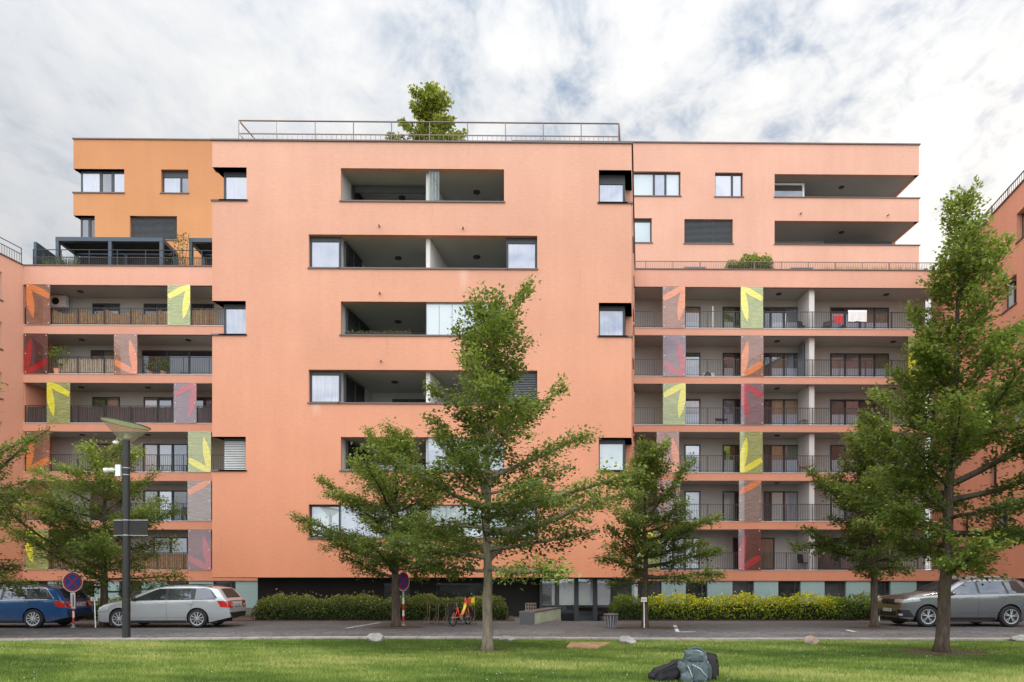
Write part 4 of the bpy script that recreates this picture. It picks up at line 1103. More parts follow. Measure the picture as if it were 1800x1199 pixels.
    me = quads_mesh('crown', V - np.array(base), np.clip(tint, 0, 1), M[mat])
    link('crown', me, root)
    return root

def at(px, py): return GR(px, py)
p = at(857, 1146); D0 = p.y
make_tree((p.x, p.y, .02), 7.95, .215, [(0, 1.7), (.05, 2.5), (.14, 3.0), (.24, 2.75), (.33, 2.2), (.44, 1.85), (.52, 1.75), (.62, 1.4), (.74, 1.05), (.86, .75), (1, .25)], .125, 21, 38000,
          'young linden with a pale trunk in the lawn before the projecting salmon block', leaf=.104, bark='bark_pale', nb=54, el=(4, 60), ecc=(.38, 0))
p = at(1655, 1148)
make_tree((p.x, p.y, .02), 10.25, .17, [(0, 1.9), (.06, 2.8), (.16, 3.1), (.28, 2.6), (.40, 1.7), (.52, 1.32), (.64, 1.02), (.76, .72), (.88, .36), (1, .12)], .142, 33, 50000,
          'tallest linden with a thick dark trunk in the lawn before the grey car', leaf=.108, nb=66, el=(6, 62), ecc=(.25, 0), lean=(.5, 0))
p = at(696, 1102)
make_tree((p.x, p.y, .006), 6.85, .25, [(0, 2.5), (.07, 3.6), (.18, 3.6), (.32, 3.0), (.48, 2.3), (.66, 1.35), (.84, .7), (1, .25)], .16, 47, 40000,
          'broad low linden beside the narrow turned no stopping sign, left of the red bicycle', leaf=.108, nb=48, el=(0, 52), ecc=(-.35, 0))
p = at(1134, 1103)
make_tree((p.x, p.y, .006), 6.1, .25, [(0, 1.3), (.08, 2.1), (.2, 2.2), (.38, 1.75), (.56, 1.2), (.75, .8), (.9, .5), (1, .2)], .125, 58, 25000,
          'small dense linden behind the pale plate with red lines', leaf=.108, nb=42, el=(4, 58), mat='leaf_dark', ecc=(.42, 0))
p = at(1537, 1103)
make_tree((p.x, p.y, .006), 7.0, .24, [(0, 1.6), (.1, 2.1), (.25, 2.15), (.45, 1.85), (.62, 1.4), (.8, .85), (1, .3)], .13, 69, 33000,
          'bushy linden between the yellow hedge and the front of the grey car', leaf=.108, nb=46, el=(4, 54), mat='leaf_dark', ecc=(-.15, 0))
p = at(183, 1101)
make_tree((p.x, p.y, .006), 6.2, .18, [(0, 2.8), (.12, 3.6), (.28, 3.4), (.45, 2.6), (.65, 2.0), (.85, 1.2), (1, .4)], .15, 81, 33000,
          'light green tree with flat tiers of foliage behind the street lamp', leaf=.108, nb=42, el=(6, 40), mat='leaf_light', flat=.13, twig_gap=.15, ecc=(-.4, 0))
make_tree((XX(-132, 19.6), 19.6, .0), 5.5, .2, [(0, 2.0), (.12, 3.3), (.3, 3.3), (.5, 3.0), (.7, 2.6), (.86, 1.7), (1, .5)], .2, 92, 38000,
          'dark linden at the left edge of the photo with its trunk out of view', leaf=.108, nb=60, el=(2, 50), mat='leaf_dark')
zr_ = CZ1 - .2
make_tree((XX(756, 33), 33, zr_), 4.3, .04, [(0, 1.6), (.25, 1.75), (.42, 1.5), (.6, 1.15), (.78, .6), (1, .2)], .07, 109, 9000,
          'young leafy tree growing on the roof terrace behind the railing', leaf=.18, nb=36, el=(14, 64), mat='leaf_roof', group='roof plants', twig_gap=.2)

# ------------------------------------------------------------------ hedges and plants
def shrub(name, label, cat, x0, x1, y0, y1, z0, h, n, mat, leaf, seed, group=None, tint_fn=None, rough=.16, core=True):
    rg = np.random.default_rng(seed); root = empty(name, ((x0 + x1) / 2, (y0 + y1) / 2, z0), label, cat, group)
    u = rg.random(n); a = rg.random(n) * np.pi          # arc across the hedge
    X = x0 + (x1 - x0) * u
    bump_ = 1 + rough * (np.sin(X * 2.3 + seed) * .5 + np.sin(X * 5.1 + 1.7 * seed) * .35 + np.sin(X * 11 + seed) * .25)
    ends = np.clip(np.minimum(X - x0, x1 - X) / (.35 * h) + .25, 0, 1) ** .5
    cy = (y0 + y1) / 2; ry = (y1 - y0) / 2; k = 1 - .45 * rg.random(n) ** 2.2
    ca = np.cos(a); sa = np.sin(a); sq = .55
    Y = cy + ry * np.sign(ca) * np.abs(ca) ** sq * k * (.85 + .15 * bump_)
    Z = z0 + h * np.abs(sa) ** sq * k * bump_ * ends
    Z = z0 + .03 + (Z - z0) * np.where(rg.random(n) < .25, rg.random(n), 1)
    P = np.stack([X, Y, Z], 1)
    spr = rg.random(n) < .07; P[spr, 2] += rg.uniform(.02, .22, spr.sum()) * h
    Dr = np.stack([rg.normal(0, .5, n), -.4 * np.ones(n), rg.normal(.5, .5, n)], 1)
    V = leaf_quads(P, Dr, rg, leaf, tilt=.8, droop=-.1)
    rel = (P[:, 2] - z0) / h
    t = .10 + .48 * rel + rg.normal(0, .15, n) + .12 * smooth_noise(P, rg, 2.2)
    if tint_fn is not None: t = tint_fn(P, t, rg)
    link('foliage', quads_mesh('foliage', V - np.array(root.location), np.clip(t, 0, 1), M[mat]), root)
    if core:
        mb = MB()
        def fn(uu, vv):
            x = x0 + .1 + (x1 - x0 - .2) * uu; an = math.pi * vv; c = math.cos(an); s_ = abs(math.sin(an))
            e = min(1, min(x - x0, x1 - x) / (.35 * h) + .15)
            return (x, cy + ry * .62 * math.copysign(abs(c) ** .5, c), z0 + h * .68 * s_ ** .5 * e)
        mb.grid(fn, 30, 8); mb.build('branches', M['twig_core'], root, clean=False)
    return root
M['twig_core'] = simple('dark_twigs', (.018, .020, .010), .95, .1, 0, .4, 6)
M['leaf_hedge'] = leaf_mat('hedge_leaf_mixed', [(0, (.014, .024, .006)), (.3, (.042, .072, .013)), (.55, (.115, .14, .026)), (.78, (.24, .22, .06)), (1, (.40, .34, .12))], .25)
M['leaf_gold'] = leaf_mat('hedge_leaf_golden', [(0, (.020, .038, .006)), (.3, (.055, .10, .012)), (.55, (.19, .25, .016)), (.78, (.48, .47, .02)), (1, (.70, .62, .04))], .3)
M['leaf_fern'] = leaf_mat('terrace_leaf', [(0, (.04, .08, .012)), (.5, (.15, .25, .025)), (1, (.34, .42, .06))], .35)
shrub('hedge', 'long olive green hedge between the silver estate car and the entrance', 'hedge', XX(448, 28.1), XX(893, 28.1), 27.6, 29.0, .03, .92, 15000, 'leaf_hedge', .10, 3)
def gold(P, t, rg):
    u = (P[:, 0] - XX(1075, 28)) / (XX(1562, 28) - XX(1075, 28))
    return t + np.interp(u, [0, .10, .18, .5, .78, .9, 1], [-.22, -.12, .24, .28, .18, -.16, -.26])
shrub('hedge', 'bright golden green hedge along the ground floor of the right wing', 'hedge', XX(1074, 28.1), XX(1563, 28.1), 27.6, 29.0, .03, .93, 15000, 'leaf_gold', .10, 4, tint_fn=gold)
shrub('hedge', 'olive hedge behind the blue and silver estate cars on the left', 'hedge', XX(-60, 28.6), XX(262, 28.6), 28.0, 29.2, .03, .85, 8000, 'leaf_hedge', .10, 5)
zt = zparR + .03
shrub('terrace_shrub', 'rounded bright green shrub spilling over the terrace railing of the right wing', 'shrub', XX(1300, 42.0), XX(1361, 42.0), 41.95, 42.6, zt - .05, 1.22, 2000, 'leaf_fern', .13, 6, group='roof plants')
shrub('terrace_shrub', 'low trailing green shrub left of the rounded one on the right terrace', 'shrub', XX(1278, 42.0), XX(1312, 42.0), 41.9, 42.5, zt + .1, .62, 650, 'leaf_fern', .12, 7, group='roof plants')
def tuft(px0, px1, Y, z, h, n, label, seed, mat='leaf_fern', name='ornamental_grass'):
    rg = np.random.default_rng(seed); x0, x1 = XX(px0, Y), XX(px1, Y)
    root = empty(name, ((x0 + x1) / 2, Y, z), label, 'plant', 'roof plants')
    P = np.stack([rg.uniform(x0, x1, n), rg.normal(Y, .12, n), np.full(n, z)], 1); H_ = h * rg.uniform(.5, 1.1, n); ln = rg.normal(0, .3, (n, 2)) * H_[:, None]
    V = np.zeros((n, 3, 3)); V[:, 0] = P; V[:, 1] = P; V[:, 2] = P; V[:, 0, 0] -= .018; V[:, 1, 0] += .018; V[:, 2, :2] += ln; V[:, 2, 2] += H_
    link('foliage', quads_mesh('foliage', V - np.array(root.location), np.clip(rg.normal(.45, .22, n), 0, 1), M[mat], 3), root)
tuft(1440, 1625, 42.1, zt, .42, 900, 'long strip of ornamental grass behind the right terrace railing', 8)
tuft(560, 705, 32, CZ1 - .1, .75, 500, 'low clump of grasses and herbs on the roof left of the tree', 9, 'leaf_roof')
tuft(556, 572, 32, CZ1 - .1, 1.25, 70, 'single tall yellow green shoot on the roof terrace left of the tree', 12, 'leaf_roof', 'roof_plant')
# =================================================================== cars
def carpaint(name, col, metal=.6, rough=.28):
    m, nt, out = newmat(name); g = NT(nt); co = g.objco()
    fl = g.noise(co, 900, 2, .5); d = g.noise(co, 2.5, 4, .6)
    c = g.n('ShaderNodeVectorMath', operation='SCALE'); c.inputs[0].default_value = col; g.put(c.inputs['Scale'], g.mapr(fl, .3, .7, .92, 1.08))
    sx = g.n('ShaderNodeSeparateXYZ', i_0=co)
    dirt = g.math('MULTIPLY', g.mapr(sx.outputs[2], .15, .55, .55, 0), g.mapr(d, .35, .65, .4, 1))
    c2 = g.mix(dirt, c.outputs[0], (.14, .125, .11))
    r = g.math('ADD', g.math('MULTIPLY', dirt, .5), rough)
    g.put(out.inputs[0], g.bsdf(c2, r, .5, metal, None, .7)); return m
M['paint_silver'] = carpaint('silver_car_paint', (.40, .415, .425), .4, .26)
M['paint_blue'] = carpaint('blue_car_paint', (.008, .065, .20), .3, .2)
M['paint_grey'] = carpaint('grey_car_paint', (.20, .21, .22), .75, .24)
def carglass(name, tint, gl):
    m, nt, out = newmat(name); g = NT(nt)
    t = g.n('ShaderNodeBsdfTransparent', i_Color=tint); q = g.n('ShaderNodeBsdfGlossy', i_Color=(.9, .95, 1), i_Roughness=.02)
    g.put(out.inputs[0], g.n('ShaderNodeMixShader', i_0=gl, i_1=t.outputs[0], i_2=q.outputs[0]).outputs[0]); return m
M['car_glass'] = pane_mat('car_window_glass', (.018, .020, .020), .10, vary=.6)
M['chrome'] = simple('chrome_trim', (.62, .63, .64), .15, .5, 1., .03, 6)
M['lamp_red'] = simple('red_lamp_lens', (.42, .012, .012), .15, .6, 0, .15, 25, coat=.6)
M['lamp_clear'] = simple('clear_lamp_lens', (.55, .56, .57), .12, .7, .3, .35, 30, coat=.6)
M['rim'] = simple('alloy_rim', (.36, .37, .38), .28, .5, .8, .05, 8)
M['rim_dark'] = simple('dark_rim_gap', (.02, .02, .021), .6, .4, 0, .1, 8)
M['plate'] = simple('white_number_plate', (.68, .68, .64), .5, .4, 0, .04, 9)
M['plate_blue'] = simple('blue_plate_band', (.02, .05, .25), .5, .4)
M['black_text'] = simple('black_lettering', (.015, .015, .015), .6, .3)

class Car:
    def __init__(s, sp): s.sp = sp
    def f(s, k, x):
        a = s.sp[k]; return float(np.interp(x, [p[0] for p in a], [p[1] for p in a]))
    def T(s, x): return s.f('top', x)
    def Wd(s, x): return s.f('wid', x)
    def belt(s, x): return s.f('belt', x)
    def bot(s, x):
        z = s.f('bot', x)
        for wx in s.sp['wheels']:
            d = s.sp['arch'] ** 2 - (x - wx) ** 2
            if d > 0: z = max(z, s.sp['wr'] + math.sqrt(d))
        return z
    def hw(s, x, z):
        b = s.belt(x); w = s.Wd(x)
        y = w
        if z < b: y -= .055 * max(0, (b - .18 - z) / .5) ** 2 * w + .018 * ((b - z) / .35) if z > b - .35 else .055 * max(0, (b - .18 - z) / .5) ** 2 * w + .018
        else: y -= s.sp['tum'] * (z - b)
        return y
    def section(s, x):
        T = s.T(x); B = min(s.bot(x), T - .05); r = min(s.sp['rr'], (T - B) * .45); zs = T - r
        pts = []
        n1, n2, n3 = 12, 6, 6
        for i in range(n1 + 1): z = B + (zs - B) * i / n1; pts.append((s.hw(x, z), z))
        y0 = s.hw(x, zs); ry = r * 1.5
        for i in range(1, n2 + 1):
            a = math.pi / 2 * i / n2; pts.append((y0 - s.sp['tum'] * r * .5 * math.sin(a) - ry * (1 - math.cos(a)), zs + r * math.sin(a) * .96))
        ye, ze = pts[-1]
        for i in range(1, n3 + 1): t = i / n3; pts.append((ye * (1 - t), ze + (T - ze + .012) * (1 - (1 - t) ** 2)))
        return pts
    def ysurf(s, x, z):
        pts = s.section(x)
        zz = [p[1] for p in pts]; yy = [p[0] for p in pts]
        return float(np.interp(z, zz, yy))
    def zsurf(s, x, y):
        pts = s.section(x)[12:]; ys = [p[0] for p in pts][::-1]; zs = [p[1] for p in pts][::-1]
        return float(np.interp(abs(y), ys, zs))
    def rearx(s, z, front=False):
        a = s.sp['top']; mid = 0
        xs = np.linspace(mid, a[-1][0] if not front else a[0][0], 400); T = [s.T(x) for x in xs]
        for x, t in zip(xs, T):
            if t < z: return float(x)
        return float(xs[-1])

def build_car(sp, name, loc, label, paint):
    c = Car(sp); root = empty(name, (0, 0, 0), label, 'car'); 
    xs = list(np.linspace(sp['top'][0][0], sp['top'][-1][0], 95))
    for wx in sp['wheels']:
        for e in (-1, 1): xs += [wx + e * sp['arch'] * q for q in (1.0, .999, .97, .9, .8)]
    xs = sorted(set(round(x, 4) for x in xs))
    mb = MB(); rows = []
    for x in xs:
        p = c.section(x); full = [(x, -y, z) for y, z in p] + [(x, y, z) for y, z in p[::-1][1:]]
        rows.append(full)
    k = len(rows[0]); vs = [q for r in rows for q in r]
    fs = [(i * k + j, i * k + j + 1, (i + 1) * k + j + 1, (i + 1) * k + j) for i in range(len(rows) - 1) for j in range(k - 1)]
    fs += [tuple(range(k)), tuple((len(rows) - 1) * k + j for j in range(k))]
    mb.add(vs, fs)
    body = mb.build('body', M[paint], root); autosmooth(body, 32)
    off = .006
    def side_patch(nm, q, mat, s, nu=10, nv=6, o=off, parent=body):
        """q: four (x,z) corners: lower-front, lower-rear, upper-rear, upper-front"""
        m2 = MB()
        def fn(u, v):
            a = [q[0][i] * (1 - u) + q[1][i] * u for i in (0, 1)]; b = [q[3][i] * (1 - u) + q[2][i] * u for i in (0, 1)]
            x = a[0] * (1 - v) + b[0] * v; z = a[1] * (1 - v) + b[1] * v
            return (x, s * (c.ysurf(x, z) + o), z)
        m2.grid(fn, nu, nv); return m2.build(nm, M[mat], parent, smooth=True)
    def top_patch(nm, xa, xb, ya, yb, mat, o=.008, parent=body):
        m2 = MB()
        def fn(u, v):
            x = xa * (1 - v) + xb * v; y = (ya * (1 - v) + yb * v) * (2 * u - 1)
            dx = .01; sl = (c.zsurf(x + dx, y) - c.zsurf(x - dx, y)) / (2 * dx); L = math.hypot(1, sl)
            return (x - sl / L * o, y, c.zsurf(x, y) + o / L)
        m2.grid(fn, 12, 10); return m2.build(nm, M[mat], parent, smooth=True)
    def end_patch(nm, z0, z1, y0, y1, mat, front, o=.01, nu=8, nv=5, parent=body):
        m2 = MB(); sg = -1 if front else 1
        def fn(u, v):
            z = z0 + (z1 - z0) * v; y = y0 + (y1 - y0) * u; x = c.rearx(z, front)
            # pull towards the centre where the plan rounds off
            for _ in range(40):
                if abs(y) <= c.ysurf(x, min(z, c.T(x) - .005)) + .004: break
                x -= sg * .012
            return (x + sg * o, y, z)
        m2.grid(fn, nu, nv); return m2.build(nm, M[mat], parent, smooth=True)
    # side glass, pillars trim, handles, sills
    for s in (-1, 1):
        side_patch('window_trim', sp['trimq'], 'black', s, 24, 6, .004)
        if sp.get('chrome'):
            q = sp['trimq']; m2 = MB(); pl_ = [q[0], q[1], q[2], q[3]]; pts = []
            for a_, b_ in zip(pl_, pl_[1:] + pl_[:1]):
                for t_ in range(8): xx = a_[0] + (b_[0] - a_[0]) * t_ / 8; zz = a_[1] + (b_[1] - a_[1]) * t_ / 8; pts.append((xx, s * (c.ysurf(xx, zz) + .008), zz))
            m2.tube(pts + [pts[0]], .011, 6, cap=False); m2.build('chrome_strip', M['chrome'], body, smooth=True)
        for q in sp['glass']: side_patch('side_window', q, 'car_glass', s, 12, 6, .009)
        for hx, hz in sp['handles']:
            m2 = MB(); y = s * (c.ysurf(hx, hz) + .018); m2.box(hx - .09, hx + .09, y - .012, y + .012, hz - .012, hz + .014); m2.build('door_handle', M[paint], body)
        for x0, z0, x1, z1 in sp['seams']:
            m2 = MB(); n = 10
            m2.tube([(x0 + (x1 - x0) * i / n, s * (c.ysurf(x0 + (x1 - x0) * i / n, z0 + (z1 - z0) * i / n) - .001), z0 + (z1 - z0) * i / n) for i in range(n + 1)], .0045, 4); m2.build('door_seam', M['black'], body)
        a, b = sp['sill']
        side_patch('sill', [(a, c.f('bot', 0) + .0), (b, c.f('bot', 0) + .0), (b, c.f('bot', 0) + .07), (a, c.f('bot', 0) + .07)], 'black', s, 20, 3, .006)
        # mirror
        mx, mz = sp['mirror']; y = s * (c.ysurf(mx, mz) + .10)
        m2 = MB(); m2.lathe([(0, -.09), (.05, -.085), (.075, -.03), (.078, .04), (.06, .07), (0, .075)], 12)
        m2.v = [(mx + x_ * .9, y + z_, mz + .05 + y_ * .95) for x_, y_, z_ in m2.v]; m2.box(mx - .03, mx + .03, min(y, s * c.ysurf(mx, mz)), max(y, s * c.ysurf(mx, mz)), mz - .03, mz + .01)
        m2.build('mirror', M[paint if not sp.get('dark_mirror') else 'black'], body, smooth=True)
        # roof rail
        m2 = MB(); ra, rb = sp['rail']; n = 14
        m2.tube([(ra + (rb - ra) * i / n, s * (sp['raily']), c.zsurf(ra + (rb - ra) * i / n, sp['raily']) + .035 * math.sin(math.pi * min(1, max(0, i / n)) ) ** .3 + .004) for i in range(n + 1)], .016, 6); m2.build('roof_rail', M['black' if not sp.get('rail_silver') else 'rim'], body, smooth=True)
        # lights
        side_patch('tail_light', sp['tail'], 'lamp_red', s, 8, 5, .008)
        side_patch('headlight', sp['head'], 'lamp_clear', s, 8, 5, .008)
        y0, y1 = sp['tail_y']; z0, z1 = sp['tail_z']
        tl = end_patch('tail_light', z0, z1, s * y0, s * y1, 'lamp_red', False, .012)
        m2 = MB(); xx = c.rearx((z0 + z1) / 2) + .02; m2.box(xx, xx + .004, min(s * (y0 + .03), s * (y0 + .16)), max(s * (y0 + .03), s * (y0 + .16)), z0 + .05, z0 + .11); m2.build('reversing_lamp', M['lamp_clear'], tl)
        y0, y1 = sp['head_y']; z0, z1 = sp['head_z']; end_patch('headlight', z0, z1, s * y0, s * y1, 'lamp_clear', True, .012)
    top_patch('windscreen', *sp['wind'], 'car_glass')
    top_patch('rear_window', *sp['rearw'], 'car_glass', .010)
    # rear: lower bumper, plate; front: grille, intake
    end_patch('rear_bumper', sp['bot'][-1][1] + .005, sp['bot'][-1][1] + .17, -.72, .72, 'black', False, .008)
    m2 = MB(); 
    zz = sp['platez']; x = c.rearx(zz) + .016; m2.box(x, x + .01, -.26, .26, zz - .055, zz + .055); pl = m2.build('number_plate', M['plate'], body)
    m2 = MB(); m2.box(x + .0105, x + .0125, -.26, -.225, zz - .055, zz + .055); m2.build('plate_band', M['plate_blue'], pl)
    text_mesh('plate_text', sp['plate'], .10, M['black_text'], Matrix.Translation((x + .0125, .02, zz)) @ Matrix.Rotation(R(90), 4, 'Z') @ Matrix.Rotation(R(90), 4, 'X'), pl)
    for z in (sp['seamz'],):
        m2 = MB(); xx = c.rearx(z) + .004; m2.box(xx - .02, xx + .006, -.62, .62, z - .006, z + .006); m2.build('tailgate_seam', M['black'], body)
    fr = sp['bot'][0][1]
    end_patch('front_intake', fr + .05, fr + .22, -.5, .5, 'black', True, .010)
    zz = fr + .26; x = c.rearx(zz, True) - .016; m2 = MB(); m2.box(x - .01, x, -.26, .26, zz - .055, zz + .055); pf = m2.build('number_plate', M['plate'], body)
    text_mesh('plate_text', sp['plate'], .10, M['black_text'], Matrix.Translation((x - .012, 0, zz)) @ Matrix.Rotation(R(-90), 4, 'Z') @ Matrix.Rotation(R(90), 4, 'X'), pf)
    if sp['grille'] == 'kidney':
        for s in (-1, 1):
            o1 = end_patch('grille', .78, 1.0, s * .04, s * .38, 'rim', True, .012); end_patch('grille_mesh', .795, .985, s * .055, s * .365, 'black', True, .020, parent=o1)
            end_patch('side_intake', .34, .60, s * .60, s * .88, 'black', True, .012)
            end_patch('fog_lamp', .40, .46, s * .66, s * .80, 'lamp_clear', True, .02)
    else: end_patch('grille', .58, .70, -.42, .42, 'black', True, .012)
    m2 = MB(); m2.box(sp['wheels'][0] - .55, sp['wheels'][1] + .6, -.68, .68, .16, .62); m2.build('underbody', M['black'], body)
    # wheels
    R_ = sp['wr']
    for wx in sp['wheels']:
        for s in (-1, 1):
            wm = MB(); yc = s * (c.Wd(wx) - .115); Mx = Matrix.Translation((wx, yc, R_)) @ Matrix.Rotation(R(90), 4, 'X')
            ri = R_ * sp['rimf']; hwid = .105
            wm.lathe([(ri, -hwid), (R_ * .9, -hwid * 1.02), (R_ * .985, -hwid * .75), (R_, -hwid * .3), (R_, hwid * .3), (R_ * .985, hwid * .75), (R_ * .9, hwid * 1.02), (ri, hwid)], 32, M=Mx, closed=True)
            wh = wm.build('wheel', M['rubber'], root, smooth=True)
            rm = MB(); yo = yc + s * (hwid - .012)
            Mo = Matrix.Translation((wx, yo, R_)) @ Matrix.Rotation(R(-90 * s), 4, 'X')
            rm.lathe([(ri * 1.01, -.03), (ri * 1.01, .008), (ri * .9, .006), (ri * .88, -.05)], 32, M=Mo)
            rm.lathe([(0, .004), (ri * .18, .004), (ri * .2, -.02)], 16, M=Mo)
            ns = sp['spokes']
            for i in range(ns):
                a = 2 * math.pi * i / ns + .2
                for da in ((-.10, .10) if sp.get('double') else (0,)):
                    ca, sa = math.cos(a + da), math.sin(a + da); w1, w2 = ri * .05, ri * (.075 if not sp.get('double') else .045)
                    cc, ss = math.cos(a + da * 1.6), math.sin(a + da * 1.6)
                    P = [(ca * ri * .12 + sa * w1, sa * ri * .12 - ca * w1, .0), (cc * ri * .93 + ss * w2, ss * ri * .93 - cc * w2, -.004), (cc * ri * .93 - ss * w2, ss * ri * .93 + cc * w2, -.004), (ca * ri * .12 - sa * w1, sa * ri * .12 + ca * w1, .0)]
                    rm.hexa([Mo @ Vector(p) for p in P] + [Mo @ Vector((p[0], p[1], p[2] - .03)) for p in P])
            rim = rm.build('rim', M['rim'], wh)
            bk = MB(); bk.lathe([(0, -.055), (ri * .98, -.055)], 24, M=Mo); bk.build('brake_disc', M['rim_dark'], rim)
    root.location = loc
    return root
estate = dict(
    top=[(-2.24, .42), (-2.22, .60), (-2.14, .72), (-1.95, .81), (-1.6, .90), (-1.2, .97), (-.98, 1.02), (-.75, 1.155), (-.45, 1.29), (-.12, 1.395), (.2, 1.445), (.6, 1.463), (1.1, 1.455), (1.6, 1.425), (1.93, 1.375), (2.02, 1.335), (2.16, 1.16), (2.28, 1.0), (2.36, .95), (2.40, .80), (2.42, .62), (2.425, .45)],
    wid=[(-2.24, .60), (-2.2, .68), (-2.1, .76), (-1.9, .835), (-1.5, .89), (-1.0, .905), (1.2, .905), (1.8, .885), (2.2, .84), (2.36, .80), (2.425, .76)],
    belt=[(-2.24, .85), (-1, .90), (0, .945), (1.4, .985), (2.4, 1.0)],
    bot=[(-2.24, .26), (-2.0, .20), (-1.6, .19), (1.7, .19), (2.1, .28), (2.425, .36)],
    wheels=(-1.34, 1.34), wr=.325, arch=.375, rimf=.72, tum=.40, rr=.085, spokes=10,
    trimq=[(-.98, .935), (2.06, .985), (1.72, 1.375), (-.02, 1.352)],
    glass=[[(-.90, .95), (.24, .97), (.24, 1.355), (-.06, 1.325)], [(.33, .97), (1.13, .985), (1.13, 1.37), (.33, 1.36)], [(1.27, .99), (1.97, 1.0), (1.72, 1.345), (1.27, 1.37)]],
    handles=[(.13, .83), (1.13, .86)],
    seams=[(-1.0, .30, -.98, .93), (.29, .24, .29, .94), (1.12, .70, 1.22, .96), (1.0, .33, 1.12, .70), (-.9, .34, 1.0, .36)],
    sill=(-.95, .95), mirror=(-.78, .96), rail=(-.05, 1.75), raily=.585,
    tail=[(2.12, .72), (2.36, .70), (2.34, .92), (2.02, .94)], tail_y=(.46, .79), tail_z=(.70, .92),
    head=[(-2.14, .56), (-1.72, .64), (-1.66, .76), (-2.05, .70)], head_y=(.40, .74), head_z=(.58, .68),
    wind=(-.90, -.10, .66, .50), rearw=(2.01, 2.26, .50, .60), platez=.80, seamz=.93, grille='wide')
silver = dict(estate, plate='6AB 4813', dark_mirror=True)
blue = dict(estate, plate='4SC 1482', chrome=True, spokes=11)
suv = dict(
    top=[(-2.36, .52), (-2.35, .90), (-2.28, 1.03), (-2.1, 1.08), (-1.6, 1.13), (-1.1, 1.19), (-.92, 1.22), (-.6, 1.42), (-.25, 1.60), (.1, 1.70), (.5, 1.745), (1.0, 1.75), (1.6, 1.72), (1.95, 1.67), (2.15, 1.55), (2.32, 1.25), (2.40, 1.10), (2.45, .9), (2.47, .5)],
    wid=[(-2.36, .78), (-2.3, .83), (-2.15, .89), (-1.9, .94), (-1.4, .965), (1.5, .97), (2.0, .95), (2.3, .90), (2.47, .82)],
    belt=[(-2.36, .98), (-1, 1.08), (0, 1.12), (1.4, 1.17), (2.4, 1.2)],
    bot=[(-2.36, .32), (-2.1, .27), (-1.7, .27), (1.9, .27), (2.47, .42)],
    wheels=(-1.465, 1.465), wr=.375, arch=.435, rimf=.70, tum=.46, rr=.10, spokes=5, double=True,
    trimq=[(-.86, 1.12), (2.10, 1.19), (1.78, 1.62), (-.02, 1.60)],
    glass=[[(-.78, 1.135), (.28, 1.155), (.28, 1.60), (-.04, 1.575)], [(.36, 1.155), (1.30, 1.18), (1.22, 1.61), (.36, 1.605)], [(1.38, 1.18), (2.02, 1.20), (1.76, 1.59), (1.30, 1.61)]],
    handles=[(.16, 1.03), (1.22, 1.07)],
    seams=[(-.95, .42, -.93, 1.12), (.32, .36, .32, 1.13), (1.15, .80, 1.34, 1.16), (1.05, .42, 1.15, .80), (-.9, .46, 1.05, .50), (-1.0, 1.0, 2.1, 1.10)],
    sill=(-.98, .98), mirror=(-.66, 1.14), rail=(.0, 1.85), raily=.62, rail_silver=True,
    tail=[(2.15, .92), (2.40, .92), (2.38, 1.1), (2.05, 1.12)], tail_y=(.45, .84), tail_z=(.92, 1.08),
    head=[(-2.30, .84), (-1.74, .92), (-1.78, 1.02), (-2.26, .985)], head_y=(.42, .84), head_z=(.86, .985),
    wind=(-.86, -.02, .72, .56), rearw=(2.12, 2.34, .55, .66), platez=1.0, seamz=1.14, plate='4AX 6028', grille='kidney')
# place by the rear / front wheels seen in the photo
yS = 24.55
ls = build_car(silver, 'parked_car', (XX(277, 23.65), yS, .004), 'silver estate car parked in front of the left wing, cut by the street lamp', 'paint_silver')
lbq = build_car(blue, 'parked_car', (XX(57, 23.6) - 1.34, 24.5, .004), 'blue estate car with dark rear window at the left edge of the photo', 'paint_blue')
lg_ = build_car(suv, 'parked_car', (XX(1705.5, 23.75), 24.72, .004), 'metallic grey off-road car with double spoke wheels behind the tallest linden', 'paint_grey')
# =================================================================== street furniture and small things
# ---- street lamp
p = GR(222, 1124.5); LX, LY = p.x, p.y
lamp = empty('street_lamp', (LX, LY, 0), 'black street lamp with a tilted translucent cone head in front of the silver estate car', 'street lamp')
zl = lambda py: ZZ(py, 222, LY)
mb = MB(); mb.lathe([(.105, 0), (.105, 1.1), (.10, 1.12), (.098, zl(772)), (.0, zl(772))], 20); mb.v = [(x + LX, y + LY, z) for x, y, z in mb.v]; mb.build('pole', M['black'], lamp, smooth=False)
def trans_mat(name, tint, body, fac, gl=.1):
    m, nt, out = newmat(name); g = NT(nt)
    t = g.n('ShaderNodeBsdfTransparent', i_Color=tint); d = g.bsdf(body, .2, .5); q = g.n('ShaderNodeBsdfGlossy', i_Color=(1, 1, 1), i_Roughness=.05)
    a = g.n('ShaderNodeMixShader', i_0=fac, i_1=t.outputs[0], i_2=d)
    g.put(out.inputs[0], g.n('ShaderNodeMixShader', i_0=gl, i_1=a.outputs[0], i_2=q.outputs[0]).outputs[0]); return m
M['lamp_cone'] = trans_mat('clear_lamp_cone', (.90, .87, .84), (.55, .50, .46), .30, .07)
M['lamp_disc'] = simple('pale_green_reflector', (.55, .57, .48), .4, .5, 0, .08, 4)
M['lamp_disc'] = leaf_mat('pale_green_reflector_sheet', [(0, (.36, .37, .31)), (1, (.36, .37, .31))], .45)
zb_, zt_ = zl(776), zl(745); cw = 39.5 / 1200 * LY; tl = math.atan2(zl(738) - zl(751), 2 * cw)
mb = MB(); n = 36; base = []; rim = []
for i in range(n):
    a = 2 * math.pi * i / n; base.append((LX + .14 * math.cos(a), LY + .14 * math.sin(a), zb_)); rx = cw * math.cos(a); rim.append((LX - .02 + rx, LY + cw * .95 * math.sin(a), zt_ - rx * math.tan(tl)))
